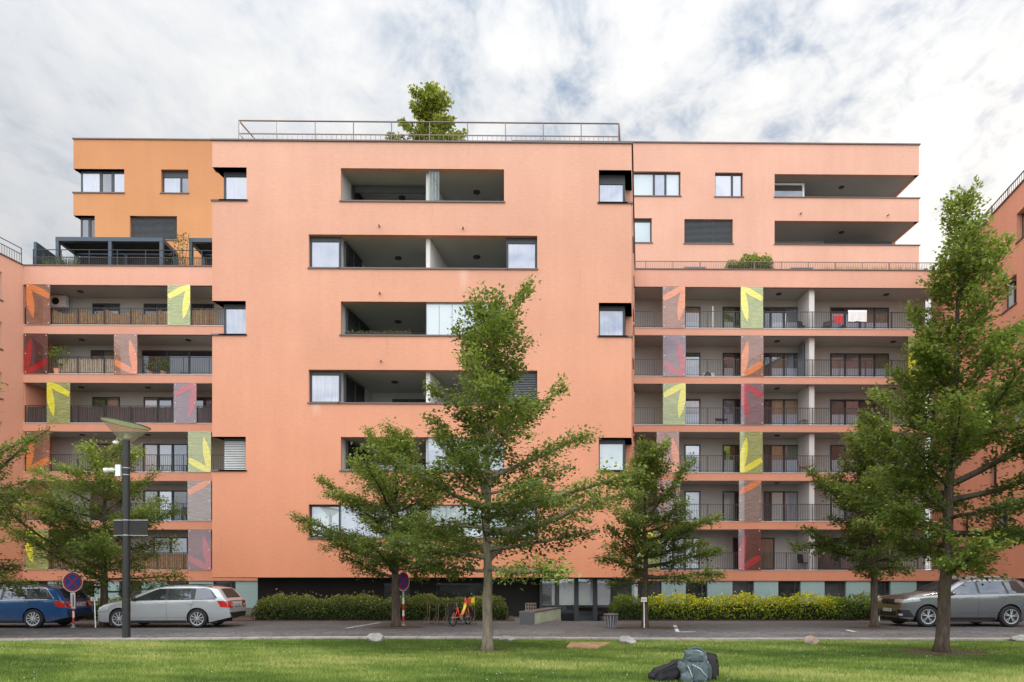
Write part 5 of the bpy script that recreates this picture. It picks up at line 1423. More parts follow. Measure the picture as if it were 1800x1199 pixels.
for i in range(n): j = (i + 1) % n; mb.quad(base[i], base[j], rim[j], rim[i])
mb.build('lamp_cone', M['lamp_cone'], lamp, smooth=True)
mb = MB(); c0 = (LX - .02, LY, zt_ + .06)
for i in range(n):
    j = (i + 1) % n; mb.add([rim[i], rim[j], c0], [(0, 1, 2)])
mb.build('reflector_disc', M['lamp_disc'], lamp, smooth=True)
mb = MB(); mb.tube(rim + [rim[0]], .014, 6); mb.build('rim_ring', M['frame'], lamp, smooth=True)
mb = MB(); mb.lathe([(0, zb_ + .22), (.05, zb_ + .2), (.06, zb_ + .05), (.09, zb_ - .02)], 12); mb.v = [(x + LX, y + LY, z) for x, y, z in mb.v]; mb.build('lamp_holder', M['lamp_clear'], lamp, smooth=True)
# clamps and boxes: fixed to the pole, things of their own
cc = empty('security_camera', (LX - .12, LY - .05, zl(826)), 'white bullet security camera with square back box strapped to the lamp pole', 'camera')
mb = MB(); mb.box(LX - .24, LX - .105, LY - .12, LY + .02, zl(838), zl(818)); bx_ = mb.build('back_box', M['white_plastic'], cc)
mb = MB(); mb.lathe([(0, .0), (.03, .0), (.03, .05), (.06, .06), (.06, .20), (.07, .20), (.07, .29), (.055, .29), (.055, .26), (0, .26)], 14, M=Matrix.Translation((LX - .24, LY - .10, zl(826.5))) @ Matrix.Rotation(R(-99), 4, 'Y') @ Matrix.Rotation(R(20), 4, 'X')); mb.build('camera_body', M['white_plastic'], cc, smooth=True)
mb = MB(); mb.lathe([(0, .262), (.0545, .262), (.0545, .292), (.072, .292)], 12, M=Matrix.Translation((LX - .24, LY - .10, zl(826.5))) @ Matrix.Rotation(R(-99), 4, 'Y') @ Matrix.Rotation(R(20), 4, 'X')); mb.build('lens', M['black'], cc)
for py in (823, 835):
    mb = MB(); mb.lathe([(.1005, -.012), (.106, -.012), (.106, .012), (.1005, .012)], 20); mb.v = [(x + LX, y + LY, z + zl(py)) for x, y, z in mb.v]; mb.build('clamp', M['steel'], cc)
sc_ = empty('sensor', (LX - .24, LY, zl(779)), 'small white sensor hanging under the lamp cone', 'sensor')
mb = MB(); mb.lathe([(0, -.05), (.05, -.045), (.07, .03), (.04, .05), (0, .055)], 12); mb.v = [(x * 1.3 + LX - .25, y + LY - .06, z + zl(779)) for x, y, z in mb.v]; mb.build('housing', M['white_plastic'], sc_, smooth=True)
mb = MB(); mb.tube([(LX - .25, LY - .06, zl(776)), (LX - .23, LY, zl(768)), (LX - .16, LY, zl(764))], .008, 6); mb.build('bracket', M['steel'], sc_)
sg = empty('notice_board', (LX, LY, zl(928)), 'dark double notice board clamped across the lamp pole', 'sign')
mb = MB(); mb.box(LX - .335, LX - .10, LY - .03, LY - .005, zl(940.5), zl(916)); mb.build('board', M['charcoal'], sg)
mb = MB(); mb.box(LX + .10, LX + .60, LY - .03, LY - .005, zl(940.5), zl(915)); mb.build('board', M['charcoal'], sg)
for py in (914.5, 941):
    mb = MB(); mb.box(LX - .34, LX - .106, LY - .02, LY - .008, zl(py) - .012, zl(py) + .012); mb.box(LX + .106, LX + .61, LY - .02, LY - .008, zl(py) - .012, zl(py) + .012)
    mb.lathe([(.1005 , zl(py) - .013), (.107, zl(py) - .013), (.107, zl(py) + .013), (.1005, zl(py) + .013)], 20)
    k_ = 80; mb.v[-k_:] = [(x + LX, y + LY, z) for x, y, z in mb.v[-k_:]]
    mb.build('clamp', M['steel'], sg)
# ---- no stopping signs
M['sign_blue'] = simple('blue_sign_face', (.008, .030, .22), .45, .5, 0, .12, 5)
M['sign_red'] = simple('red_sign_face', (.26, .010, .025), .45, .5, 0, .12, 5)
M['sign_edge'] = simple('pale_sign_edge', (.62, .55, .52), .5, .4, 0, .06, 8)
def no_stopping(px, pbase, pyc, rad, rz, label, plate=True):
    b = GR(px, pbase); z = ZZ(pyc, px, b.y)
    root = empty('road_sign', (b.x, b.y, 0), label, 'road sign', 'no stopping signs')
    mb = MB(); mb.lathe([(.032, .0), (.032, z + .1), (0, z + .1)], 12); mb.v = [(x + b.x, y + b.y, q) for x, y, q in mb.v]; mb.build('post', M['steel'], root)
    for i, zz in enumerate((.24, .46, .68, .90)):
        mb = MB(); mb.lathe([(.0335, zz - .11), (.038 if i % 2 == 0 else .0345, zz - .11), (.038 if i % 2 == 0 else .0345, zz + .108), (.0335, zz + .108)], 12); mb.v = [(x + b.x, y + b.y, q) for x, y, q in mb.v]; mb.build('band', M['red' if i % 2 == 0 else 'white_plastic'], root)
    mb = MB(); mb.lathe([(0, .0), (.09, .0), (.09, .03), (.035, .06)], 14); mb.v = [(x + b.x, y + b.y, q + .004) for x, y, q in mb.v]; mb.build('foot', M['steel'], root)
    Mx = Matrix.Translation((b.x, b.y - .045, z)) @ Matrix.Rotation(rz, 4, 'Z') @ Matrix.Rotation(R(90), 4, 'X')
    def disc(r0, r1, h, mat, nm, par, n=40):
        m2 = MB(); prof = [(r0, h), (r1, h)] if r0 > 0 else [(0, h), (r1, h)]
        m2.lathe(prof, n, M=Mx); return m2.build(nm, M[mat], par)
    m2 = MB(); m2.lathe([(0, -.006), (rad, -.006), (rad, .004), (0, .004)], 40, M=Mx); face = m2.build('sign_plate', M['sign_edge'], root)
    disc(0, rad * .93, .006, 'sign_red', 'red_ring', face); disc(0, rad * .73, .008, 'sign_blue', 'blue_field', face)
    for a in (R(45), R(-45)):
        m2 = MB(); L = rad * .76; w_ = rad * .085; h = .010 if a > 0 else .0105
        c, s = math.cos(a), math.sin(a)
        m2.quad(*[Mx @ Vector((c * u - s * v, s * u + c * v, h)) for u, v in ((-L, -w_), (L, -w_), (L, w_), (-L, w_))]); m2.build('red_cross', M['sign_red'], face)
    return root, b, z
r_, b, z = no_stopping(129, 1103, 1023, .355, 0, 'round blue and red no stopping sign facing the viewer behind the blue estate car')
mb = MB(); mb.box(b.x - .075, b.x + .095, b.y - .05, b.y - .04, z - .93, z - .37); pp = mb.build('supplementary_plate', M['sign_edge'], r_)
mb = MB(); mb.box(b.x + .008, b.x + .042, b.y - .053, b.y - .051, z - .86, z - .44); mb.build('black_bar', M['black_text'], pp)
r2_, b2, z2 = no_stopping(709, 1100, 1022, .35, R(58), 'no stopping sign turned sideways on a banded post beside the broad linden')
# ---- small white posts with plates
def post_sign(px, pbase, py0, py1, wpx, label, lines=None, text=None, lean=0, warm=False, post='white_paint'):
    b = GR(px, pbase); z0, z1 = ZZ(py1, px, b.y), ZZ(py0, px, b.y); w = wpx / 1200 * b.y / 2
    root = empty('post_sign', (b.x, b.y, 0), label, 'sign', 'small plates on thin posts')
    mb = MB(); mb.tube([(b.x + lean, b.y, -.02), (b.x, b.y, z1 - .02)], .018, 8); mb.build('post', M[post], root)
    mb = MB(); mb.box(b.x - w, b.x + w, b.y - .03, b.y - .02, z0, z1); pl = mb.build('plate', M['plate'], root)
    for (v, c) in (lines or []):
        mb = MB(); zz = z0 + (z1 - z0) * v; mb.box(b.x - w * .8, b.x + w * .8, b.y - .034, b.y - .031, zz - .006, zz + .006); mb.build('text_line', M[c], pl)
    if text: text_mesh('plate_text', text[0], text[1], M['black_text'], Matrix.Translation((b.x, b.y - .034, z0 + (z1 - z0) * text[2])) @ Matrix.Rotation(R(90), 4, 'X'), pl)
post_sign(166, 1103.5, 1049.5, 1056.3, 11.5, 'white plate marked 220 on a leaning thin post behind the blue estate car', lines=[(.2, 'black_text')], text=('220', .105, .6), lean=.04)
post_sign(1132, 1103.5, 1050, 1057.8, 10, 'pale plate with red lines on a thin post in front of the small dense linden', lines=[(.65, 'red'), (.5, 'red'), (.3, 'coping')], lean=.01)
post_sign(1545.5, 1092, 1048, 1055, 7.5, 'small white plate marked 11 on a thin post left of the grey car', text=('11', .12, .5))
post_sign(1201, 1088, 1046.5, 1055, 8.8, 'white plate marked 17 standing behind the golden hedge', text=('17', .12, .62))
# ---- litter bin
b = GR(1074, 1104); bin_ = empty('litter_bin', (b.x, b.y, 0), 'flared steel slat litter bin with brown rim beside the golden hedge', 'litter bin')
h_ = ZZ(1078.5, 1074, b.y); mb = MB()
mb.lathe([(0, .05), (.16, .05), (.225, h_ - .06), (.20, h_ - .06), (.14, .06)], 20); mb.v = [(x + b.x, y + b.y, z) for x, y, z in mb.v]; mb.build('liner', M['black'], bin_)
mb = MB()
for i in range(14):
    a = 2 * math.pi * i / 14; ca, sa = math.cos(a), math.sin(a); r0, r1 = .175, .25; w_ = .028
    mb.hexa([(b.x + ca * r + sa * q, b.y + sa * r - ca * q, z) for r, z, q in ((r0, .02, w_), (r0, .02, -w_), (r1, h_ - .05, -w_), (r1, h_ - .05, w_))] + [(b.x + ca * (r - .008) + sa * q, b.y + sa * (r - .008) - ca * q, z) for r, z, q in ((r0, .02, w_), (r0, .02, -w_), (r1, h_ - .05, -w_), (r1, h_ - .05, w_))])
mb.build('slat', M['steel'], bin_)
mb = MB(); mb.lathe([(.20, h_ - .06), (.262, h_ - .06), (.27, h_ - .02), (.26, h_), (.20, h_)], 24, closed=True); mb.v = [(x + b.x, y + b.y, z) for x, y, z in mb.v]; mb.build('rim', M['coping'], bin_, smooth=True)
# ---- entrance ramp wall
M['green_wall'] = simple('pale_green_render', (.36, .39, .27), .8, .2, 0, .22, 1.5)
a0, a1 = GR(913, 1098), GR(940, 1098); yb_ = 26.4
wl = empty('ramp_wall', (a1.x, a1.y, 0), 'low pale green ramp wall with sloping dark cap beside the entrance', 'wall')
x0, x1 = a0.x, a1.x; y0 = a0.y
far = Vector((XX(986, 30.3), 30.3, 0)); dx_ = far.x - x1
z0, z1 = ZZ(1077, 926, y0), ZZ(1069.5, 986, 30.3)
mb = MB(); mb.hexa([(x0, y0, -.05), (x1, y0, -.05), (x1, y0, z0), (x0, y0, z0), (x0 + dx_, 30.3, -.9), (far.x, 30.3, -.9), (far.x, 30.3, z1), (x0 + dx_, 30.3, z1)]); mb.build('wall_body', M['green_wall'], wl)
mb = MB(); e = .015; mb.hexa([(x0 - e, y0 - e, z0 + .002), (x1 + e, y0 - e, z0 + .002), (x1 + e, y0 - e, z0 + .05), (x0 - e, y0 - e, z0 + .05), (x0 + dx_ - e, 30.28, z1 + .002), (far.x + e, 30.28, z1 + .002), (far.x + e, 30.28, z1 + .05), (x0 + dx_ - e, 30.28, z1 + .05)]); mb.build('cap', M['coping'], wl)
mb = MB(); mb.box(x0 + .004, x1 - .004, y0 - .012, y0 - .003, -.03, z0 - .003); mb.build('end_face', M['dark_grey'], wl)
# ---- boulders
M['rock'] = simple('pale_rock', (.31, .29, .265), .9, .2, 0, .3, 6, .8); M['rock_warm'] = simple('tan_rock', (.34, .25, .195), .9, .2, 0, .3, 6, .8)
def boulder(px, py, wpx, hpx, label, seed, mat='rock'):
    b = GR(px, py); rg_ = random.Random(seed); w = wpx / 1200 * b.y / 2; h = hpx / 1200 * b.y
    bm = bmesh.new(); bmesh.ops.create_icosphere(bm, subdivisions=4, radius=1)
    pl_ = [(Vector((rg_.gauss(0, 1), rg_.gauss(0, 1), rg_.gauss(.2, .8))).normalized(), rg_.uniform(.62, .9)) for _ in range(11)]
    for v in bm.verts:
        p_ = v.co.copy()
        for n_, d_ in pl_:
            k_ = p_.dot(n_)
            if k_ > d_: p_ -= n_ * (k_ - d_) * .85
        p_ += v.co * .03 * math.sin(p_.x * 9 + seed) * math.sin(p_.y * 8) + v.co * .02 * math.sin(p_.z * 17 + p_.x * 13)
        v.co = Vector((p_.x * w * 1.15, p_.y * w * .85, max(-.05, p_.z * h * .75 + h * .45)))
    me = bpy.data.meshes.new('boulder'); bm.to_mesh(me); bm.free(); me.materials.append(M[mat]); o = link('boulder', me, None, (b.x, b.y, .02)); autosmooth(o, 28)
    tag(o, label, 'boulder', 'boulders along the lawn edge')
boulder(661, 1129, 30, 13, 'broad rough pale boulder at the lawn edge left of the pale linden trunk', 3)
boulder(893, 1128.5, 26, 9, 'flat smooth whitish boulder at the lawn edge right of the pale linden trunk', 8)
boulder(1101, 1134.5, 31, 13, 'blocky whitish boulder near the stone slab in the lawn', 12)
boulder(1426, 1134.5, 22, 14, 'small tan pointed boulder at the lawn edge in front of the golden hedge', 19, 'rock_warm')
boulder(1795, 1128, 32, 10, 'low white boulder at the right edge of the photo by the kerb', 27)
q = [GR(996, 1142), GR(1050, 1143.5), GR(1075, 1134), GR(1003, 1134)]
mb = MB(); mb.hexa([(v.x, v.y, .03) for v in q] + [(v.x, v.y, .075) for v in q]); tag(mb.build('stone_slab', M['wood']), 'flat brown slab lying in the lawn beside the blocky boulder', 'slab')
# ---- bicycle rack
by = 25.7; rack = empty('bicycle_rack', (XX(790, by), by, 0), 'grey steel bicycle rack with a row of tall hoops along the olive hedge', 'bicycle rack')
mb = MB(); mb.box(XX(748, by), XX(838, by), by - .03, by + .01, .006, .04); mb.build('base_rail', M['rail'], rack)
for px in (753, 768.5, 785, 801, 817, 832):
    x = XX(px, by); mb = MB(); ht = ZZ(1060, px, by) if px in (753, 832, 768.5) else .75
    mb.tube([(x - .04, by, .04), (x - .04, by, ht - .05), (x - .02, by, ht), (x + .02, by, ht), (x + .04, by, ht - .05), (x + .04, by, .04)], .013, 6, cap=False)
    mb.tube([(x - .05, by - .42, .03), (x - .10, by - .30, .20), (x - .07, by - .08, .28), (x - .05, by, .10)], .013, 6, cap=False); mb.tube([(x + .05, by - .42, .03), (x + .02, by - .30, .20), (x + .06, by - .08, .28), (x + .05, by, .10)], .013, 6, cap=False)
    mb.tube([(x - .05, by - .42, .03), (x + .05, by - .42, .03)], .013, 6); mb.build('hoop', M['rail_brown'], rack, smooth=True)
# ---- rental bicycle (built along +x, then turned)
M['bike_red'] = simple('orange_red_enamel', (.62, .050, .018), .35, .5, 0, .08, 4, coat=.4)
def bike_grad():
    m, nt, out = newmat('yellow_red_enamel'); g = NT(nt); tc_ = g.n('ShaderNodeTexCoord'); sx = g.n('ShaderNodeSeparateXYZ', i_0=tc_.outputs['Generated'])
    c = g.ramp(sx.outputs[2], [(.2, (.62, .05, .02)), (.5, (.70, .42, .03)), (.7, (.72, .68, .06)), (.9, (.62, .06, .02))]); g.put(out.inputs[0], g.bsdf(c, .35, .5, 0, None, .4)); return m
M['bike_grad'] = bike_grad(); M['bike_yellow'] = simple('lime_yellow_panel', (.58, .62, .03), .45, .5, 0, .06, 5)
bk = local(empty('bicycle', (0, 0, 0), 'red and yellow rental bicycle standing in the bicycle rack', 'bicycle'))
WR = .30
for wx in (.52, -.52):
    mb = MB(); mb.lathe([(WR - .05, -.022), (WR - .01, -.022), (WR, 0), (WR - .01, .022), (WR - .05, .022)], 28, M=Matrix.Translation((wx, 0, WR)) @ Matrix.Rotation(R(90), 4, 'X'), closed=True); wh = mb.build('wheel', M['rubber'], bk, smooth=True)
    mb = MB()
    for i in range(14): a = 2 * math.pi * i / 14; mb.tube([(wx, .02 * (-1) ** i, WR), (wx + (WR - .04) * math.cos(a), 0, WR + (WR - .04) * math.sin(a))], .0035, 4)
    mb.tube([(wx, -.05, WR), (wx, .05, WR)], .03, 10); mb.build('spoke', M['steel'], wh)
mb = MB(); mb.tube([(.40, 0, .86), (.30, 0, .62), (.12, 0, .40), (-.06, 0, .30)], [.05, .058, .062, .05], 10); mb.build('battery_tube', M['bike_grad'], bk, smooth=True)
mb = MB(); mb.tube([(.38, 0, 1.0), (.42, 0, .84), (.46, 0, .60)], .034, 10); mb.tube([(.46, .05, .60), (.52, .055, WR)], .018, 8); mb.tube([(.46, -.05, .60), (.52, -.055, WR)], .018, 8); mb.build('front_fork', M['bike_red'], bk, smooth=True); mb = MB()
mb.tube([(-.06, 0, .30), (-.20, 0, .66)], .03, 8); mb.tube([(-.06, .05, .30), (-.52, .06, WR)], .017, 8); mb.tube([(-.06, -.05, .30), (-.52, -.06, WR)], .017, 8); mb.tube([(-.20, .04, .62), (-.52, .06, WR)], .015, 8); mb.tube([(-.20, -.04, .62), (-.52, -.06, WR)], .015, 8); mb.build('bike_frame', M['bike_red'], bk, smooth=True)
mb = MB(); mb.tube([(-.20, 0, .62), (-.26, 0, .86)], .016, 8); mb.build('seat_post', M['steel'], bk)
mb = MB(); mb.lathe([(0, .045), (.05, .04), (.085, .015), (.08, -.01), (0, -.015)], 14); mb.v = [(x * 1.55 - .28, y, z + .88) for x, y, z in mb.v]; mb.build('saddle', M['black'], bk, smooth=True)
mb = MB(); mb.tube([(.30, -.31, 1.06), (.38, -.22, 1.07), (.42, -.06, 1.04), (.42, .06, 1.04), (.38, .22, 1.07), (.30, .31, 1.06)], .014, 8); mb.build('handlebar', M['black'], bk, smooth=True)
mb = MB(); mb.tube([(.28, .30, 1.06), (.20, .315, 1.055)], .02, 8); mb.tube([(.28, -.30, 1.06), (.20, -.315, 1.055)], .02, 8); mb.build('grip', M['black'], bk)
for wx, mt, nm in ((.52, 'black', 'front_mudguard'), (-.52, 'black', 'rear_mudguard')):
    mb = MB(); pts = []
    for i in range(11):
        a = R(15 + 15 * i); r_q = WR + .025; pts.append((wx + r_q * math.cos(a), WR + r_q * math.sin(a)))
    for (xa, za), (xb, zb2) in zip(pts[:-1], pts[1:]): mb.quad((xa, -.035, za), (xb, -.035, zb2), (xb, .035, zb2), (xa, .035, za))
    mb.build(nm, M[mt], bk, smooth=True)
mb = MB(); mb.hexa([(.50, -.17, .78), (.80, -.15, .78), (.80, -.15, .80), (.50, -.17, .80), (.50, .17, .78), (.80, .15, .78), (.80, .15, .80), (.50, .17, .80)]); mb.hexa([(.80, -.15, .78), (.82, -.17, .98), (.82, .17, .98), (.80, .15, .78), (.79, -.15, .78), (.81, -.17, .98), (.81, .17, .98), (.79, .15, .78)]); mb.build('carrier', M['bike_red'], bk)
mb = MB(); mb.hexa([(-.50, -.05, .66), (-.84, -.05, .40), (-.84, -.05, .60), (-.54, -.05, .80), (-.50, .05, .66), (-.84, .05, .40), (-.84, .05, .60), (-.54, .05, .80)]); mb.build('wheel_cover', M['black'], bk)
mb = MB(); mb.hexa([(.825, -.13, .70), (.84, -.13, 1.0), (.84, .13, 1.0), (.825, .13, .70), (.835, -.13, .70), (.85, -.13, 1.0), (.85, .13, 1.0), (.835, .13, .70)]); mb.hexa([(.52, -.172, .80), (.80, -.155, .80), (.80, -.155, .99), (.52, -.172, .95), (.52, -.165, .80), (.80, -.148, .80), (.80, -.148, .99), (.52, -.165, .95)]); mb.build('basket_panel', M['bike_yellow'], bk)
mb = MB(); mb.lathe([(0, -.012), (.10, -.012), (.10, .012), (0, .012)], 18, M=Matrix.Translation((-.06, -.07, .30)) @ Matrix.Rotation(R(90), 4, 'X')); mb.tube([(-.06, -.09, .30), (.02, -.10, .15)], .012, 6); mb.box(-.03, .07, -.17, -.10, .135, .155); mb.build('crank', M['steel'], bk)
b = GR(796, 1101); bk.location = (b.x + .26, b.y + .46, .004); bk.rotation_euler = (R(-3), 0, R(62))
# ---- luggage heap on the lawn
def cloth_mat(name, c, var=.25):
    m, nt, out = newmat(name); g = NT(nt); co = g.objco(); n = g.noise(co, 6, 5, .6); w_ = g.noise(co, 160, 2, .5)
    cc_ = g.n('ShaderNodeVectorMath', operation='SCALE'); cc_.inputs[0].default_value = c; g.put(cc_.inputs['Scale'], g.mapr(n, .3, .7, 1 - var, 1 + var))
    g.put(out.inputs[0], g.bsdf(cc_.outputs[0], .75, .25, 0, g.bump(g.math('ADD', n, g.math('MULTIPLY', w_, .25)), .5, .02))); return m
M['pack_grey'] = cloth_mat('grey_blue_nylon', (.072, .095, .102)); M['pack_dark'] = cloth_mat('slate_nylon', (.055, .075, .085)); M['pack_lid'] = cloth_mat('pale_slate_nylon', (.085, .108, .112), .4); M['bag_black'] = cloth_mat('black_nylon', (.022, .021, .026)); M['bag_brown'] = cloth_mat('dark_brown_nylon', (.028, .024, .022)); M['strap_light'] = cloth_mat('light_piping', (.36, .44, .45))
def soft(mb, cx, cy, cz, rx, ry, rz, e=.6, seed=0, n=22, m=0, wr=.045, rot=None):
    """wrinkled rounded bag form"""
    rg_ = random.Random(seed); ph = [rg_.uniform(0, 6) for _ in range(6)]
    vs = []; fs = []; k = n
    pw = lambda v, q: math.copysign(abs(v) ** q, v)
    for j in range(k // 2 + 1):
        b_ = -math.pi / 2 + math.pi * j / (k // 2)
        for i in range(k):
            a = 2 * math.pi * i / k
            p_ = Vector((pw(math.cos(b_), e) * pw(math.cos(a), e), pw(math.cos(b_), e) * pw(math.sin(a), e), pw(math.sin(b_), e)))
            wv = 1 + wr * (math.sin(p_.x * 5 + ph[0]) * math.sin(p_.z * 6 + ph[1]) + .6 * math.sin(p_.y * 8 + p_.z * 9 + ph[2]) + .5 * math.sin(p_.x * 13 - p_.z * 11 + ph[3]))
            p_ = Vector((p_.x * rx * wv, p_.y * ry * wv, p_.z * rz * wv))
            if rot is not None: p_ = rot @ p_
            vs.append(p_ + Vector((cx, cy, cz)))
    for j in range(k // 2):
        for i in range(k): fs.append((j * k + i, j * k + (i + 1) % k, (j + 1) * k + (i + 1) % k, (j + 1) * k + i))
    mb.add(vs, fs, m)
BY = 10.9
def bp(px, py): q_ = onY(px, py, BY); return q_.x, q_.z
x, _ = bp(1222, 1180)
rp = empty('rucksack', (x, BY, .02), 'grey blue hiking rucksack standing on the lawn between two dark bags', 'rucksack')
mb = MB(); soft(mb, x + .0, BY, .21, .20, .16, .22, .62, 1, 40, wr=.085); mb.build('main_bag', M['pack_grey'], rp, smooth=True)
mb = MB(); soft(mb, x - .01, BY - .01, .435, .165, .135, .10, .66, 2, 36, wr=.10, rot=Matrix.Rotation(R(9), 3, 'Y')); mb.build('lid', M['pack_lid'], rp, smooth=True)
mb = MB(); soft(mb, x - .015, BY - .125, .40, .11, .035, .045, .6, 22, 24, wr=.09); mb.build('lid_pocket', M['pack_dark'], rp, smooth=True)
mb = MB(); soft(mb, x - .205, BY - .06, .23, .075, .09, .13, .75, 23, 30, wr=.14, rot=Matrix.Rotation(R(-22), 3, 'Y')); soft(mb, x - .17, BY - .15, .10, .10, .06, .10, .8, 24, 26, wr=.15); mb.build('tied_jacket', M['pack_lid'], rp, smooth=True)
mb = MB(); soft(mb, x + .03, BY - .15, .19, .125, .05, .15, .6, 3, 34, wr=.11); mb.build('front_pocket', M['pack_grey'], rp, smooth=True)
for s in (-1, 1):
    mb = MB(); soft(mb, x + s * .19, BY - .03, .18, .055, .10, .15, .7, 5 + s, 20); mb.build('side_pocket', M['pack_dark'], rp, smooth=True)
mb = MB(); mb.tube([(x - .155, BY - .03, .37), (x - .165, BY - .03, .47), (x - .10, BY - .03, .545), (x, BY - .03, .575), (x + .10, BY - .03, .545), (x + .155, BY - .03, .46), (x + .17, BY - .05, .36)], .024, 8); mb.build('shoulder_strap', M['pack_dark'], rp, smooth=True)
mb = MB(); mb.tube([(x - .17, BY - .06, .36), (x - .15, BY - .05, .45), (x - .08, BY - .04, .515), (x, BY - .04, .54), (x + .09, BY - .04, .512), (x + .155, BY - .05, .44), (x + .185, BY - .07, .33), (x + .19, BY - .11, .2)], .008, 6); mb.tube([(x - .16, BY - .135, .30), (x - .13, BY - .19, .22), (x - .10, BY - .205, .12)], .007, 6); mb.tube([(x - .09, BY - .17, .32), (x + .02, BY - .205, .26), (x + .13, BY - .195, .13)], .007, 6); mb.build('piping', M['strap_light'], rp, smooth=True)
mb = MB(); mb.box(x - .02, x + .04, BY - .128, BY - .105, .395, .44); mb.tube([(x + .01, BY - .12, .40), (x + .02, BY - .19, .31)], .012, 6); mb.build('buckle', M['black'], rp)
xb, _ = bp(1250, 1180)
bb = empty('travel_bag', (xb + .03, BY + .26, .02), 'tall dark brown travel bag behind the right side of the rucksack', 'bag', 'bags around the rucksack')
mb = MB(); soft(mb, xb - .0, BY + .26, .23, .155, .17, .22, .45, 9, 34, wr=.05); mb.build('bag_body', M['bag_brown'], bb, smooth=True)
mb = MB(); mb.tube([(xb - .12, BY + .14, .45), (xb - .02, BY + .12, .47), (xb + .12, BY + .13, .44), (xb + .15, BY + .12, .30), (xb + .15, BY + .11, .1)], .012, 6); mb.build('strap', M['bag_black'], bb, smooth=True)
xd, _ = bp(1172, 1185)
db = empty('duffel_bag', (xd, BY + .05, .02), 'slumped black duffel bag lying left of the rucksack', 'bag', 'bags around the rucksack')
mb = MB(); soft(mb, xd + .03, BY + .08, .15, .29, .16, .145, .65, 14, 40, wr=.11, rot=Matrix.Rotation(R(-24), 3, 'Y')); soft(mb, xd + .20, BY + .06, .24, .12, .12, .13, .7, 15, 30, wr=.12); mb.build('bag_body', M['bag_black'], db, smooth=True)
mb = MB(); mb.tube([(xd - .2, BY - .06, .14), (xd - .1, BY - .10, .24), (xd + .04, BY - .09, .30), (xd + .12, BY - .04, .33)], .014, 6); mb.build('strap', M['bag_brown'], db, smooth=True)

# =================================================================== things on the balconies and terraces
def ac_unit(x, y, z, label, w=.78, h=.55, d=.3):
    root = empty('air_conditioner', (x, y, z), label, 'air conditioner', 'air conditioning units')
    mb = MB(); mb.box(x - w / 2, x + w / 2, y - d / 2, y + d / 2, z, z + h); bd = mb.build('casing', M['white_plastic'], root)
    mb = MB(); mb.lathe([(0, 0), (.2, 0), (.205, .012), (.225, .012)], 24, M=Matrix.Translation((x - w * .12, y - d / 2 - .004, z + h / 2)) @ Matrix.Rotation(R(90), 4, 'X')); mb.build('fan_grille', M['black'], bd)
    for s in (-1, 1):
        mb = MB(); mb.box(x + s * w * .32 - .03, x + s * w * .32 + .03, y - d / 2, y + d / 2, z - .05, z - .002); mb.build('foot', M['steel'], root)
zfl = lambda lv, i: lv[i][1] - .01
ac_unit(XX(104, YB - .35), YB - .35, ZZ(541, 104, YB - .35), 'white air conditioner fixed high on the top left balcony wall', 1.0, .72)
ac_unit(XX(1245, YW + .8), YW + .8, zfl(lvR, 1) + .05, 'cream air conditioner standing on a right wing balcony floor', .68, .34)
def fence(px0, px1, i, lv, label, mat, wave=False, full=1.0, dens=.075, pr=.5):
    y = YW + .17; x0, x1 = XX(px0, y), XX(px1, y); z = zfl(lv, i)
    root = empty('privacy_screen', ((x0 + x1) / 2, y, z), label, 'privacy screen', 'privacy screens on the balconies')
    mb = MB(); rr = random.Random(int(px0)); n = int((x1 - x0) / dens)
    for k in range(n):
        x = x0 + (x1 - x0) * (k + .5) / n; u = (k / n * 4.3) % 1
        h = full * (.98 - (.30 * (math.sin(math.pi * u) if wave else 0))) + rr.uniform(-.02, .02)
        w_ = dens * rr.uniform(.36, .46); mb.box(x - w_, x + w_, y - .012 + rr.uniform(-.006, .006), y + .012, z + .03, z + .03 + h)
    mb.build('slat', M[mat], root)
    mb = MB(); mb.box(x0, x1, y + .014, y + .03, z + .15, z + .2); mb.build('batten', M[mat], root)
fence(93, 294, 0, lvL, 'wavy topped brown wooden fence along the top left balcony', 'wood', True)
fence(338, 378, 0, lvL, 'short brown wooden fence at the right end of the top left balcony', 'wood')
fence(102, 200, 1, lvL, 'pale wooden slat fence on the second balcony of the left wing', 'wood_pale', False, .93)
fence(49, 371, 2, lvL, 'dark brown mat along the whole third balcony of the left wing', 'bamboo_brown', False, .98)
fence(86, 331, 5, lvL, 'light brown wooden fence along the lowest left balcony behind the light green tree', 'wood', False, .98)
def potted(px, i, lv, h, n, label, seed, spread=.35, y=None, pot=True, mat='leaf_fern'):
    y = y or YW + .55; x = XX(px, y); z = zfl(lv, i); rg_ = np.random.default_rng(seed)
    root = empty('potted_plant', (x, y, z), label, 'potted plant', 'potted plants on the balconies')
    mb = MB(); mb.lathe([(0, 0), (.14, 0), (.19, .32), (.16, .32), (.15, .28), (0, .28)], 16); mb.v = [(a + x, b_ + y, c + z) for a, b_, c in mb.v]; mb.build('pot', M['salmon_band'], root)
    P = np.stack([rg_.normal(x, spread * .5, n), rg_.normal(y, spread * .3, n), z + .3 + rg_.beta(2, 1.6, n) * (h - .3)], 1)
    V = leaf_quads(P, rg_.normal(0, 1, (n, 3)), rg_, .13, .8, .55, .0); link('foliage', quads_mesh('foliage', V - np.array(root.location), np.clip(rg_.normal(.42, .2, n), 0, 1), M[mat]), root)
potted(100, 1, lvL, 1.75, 420, 'tall bushy plant leaning over the rail at the left end of the second left balcony', 3, .75, YW + .1)
potted(262, 1, lvL, .95, 160, 'small potted plant left of its taller neighbour on the second left balcony', 4, .5)
potted(287, 1, lvL, 1.15, 220, 'taller potted plant behind the railing on the second left balcony', 5, .5)
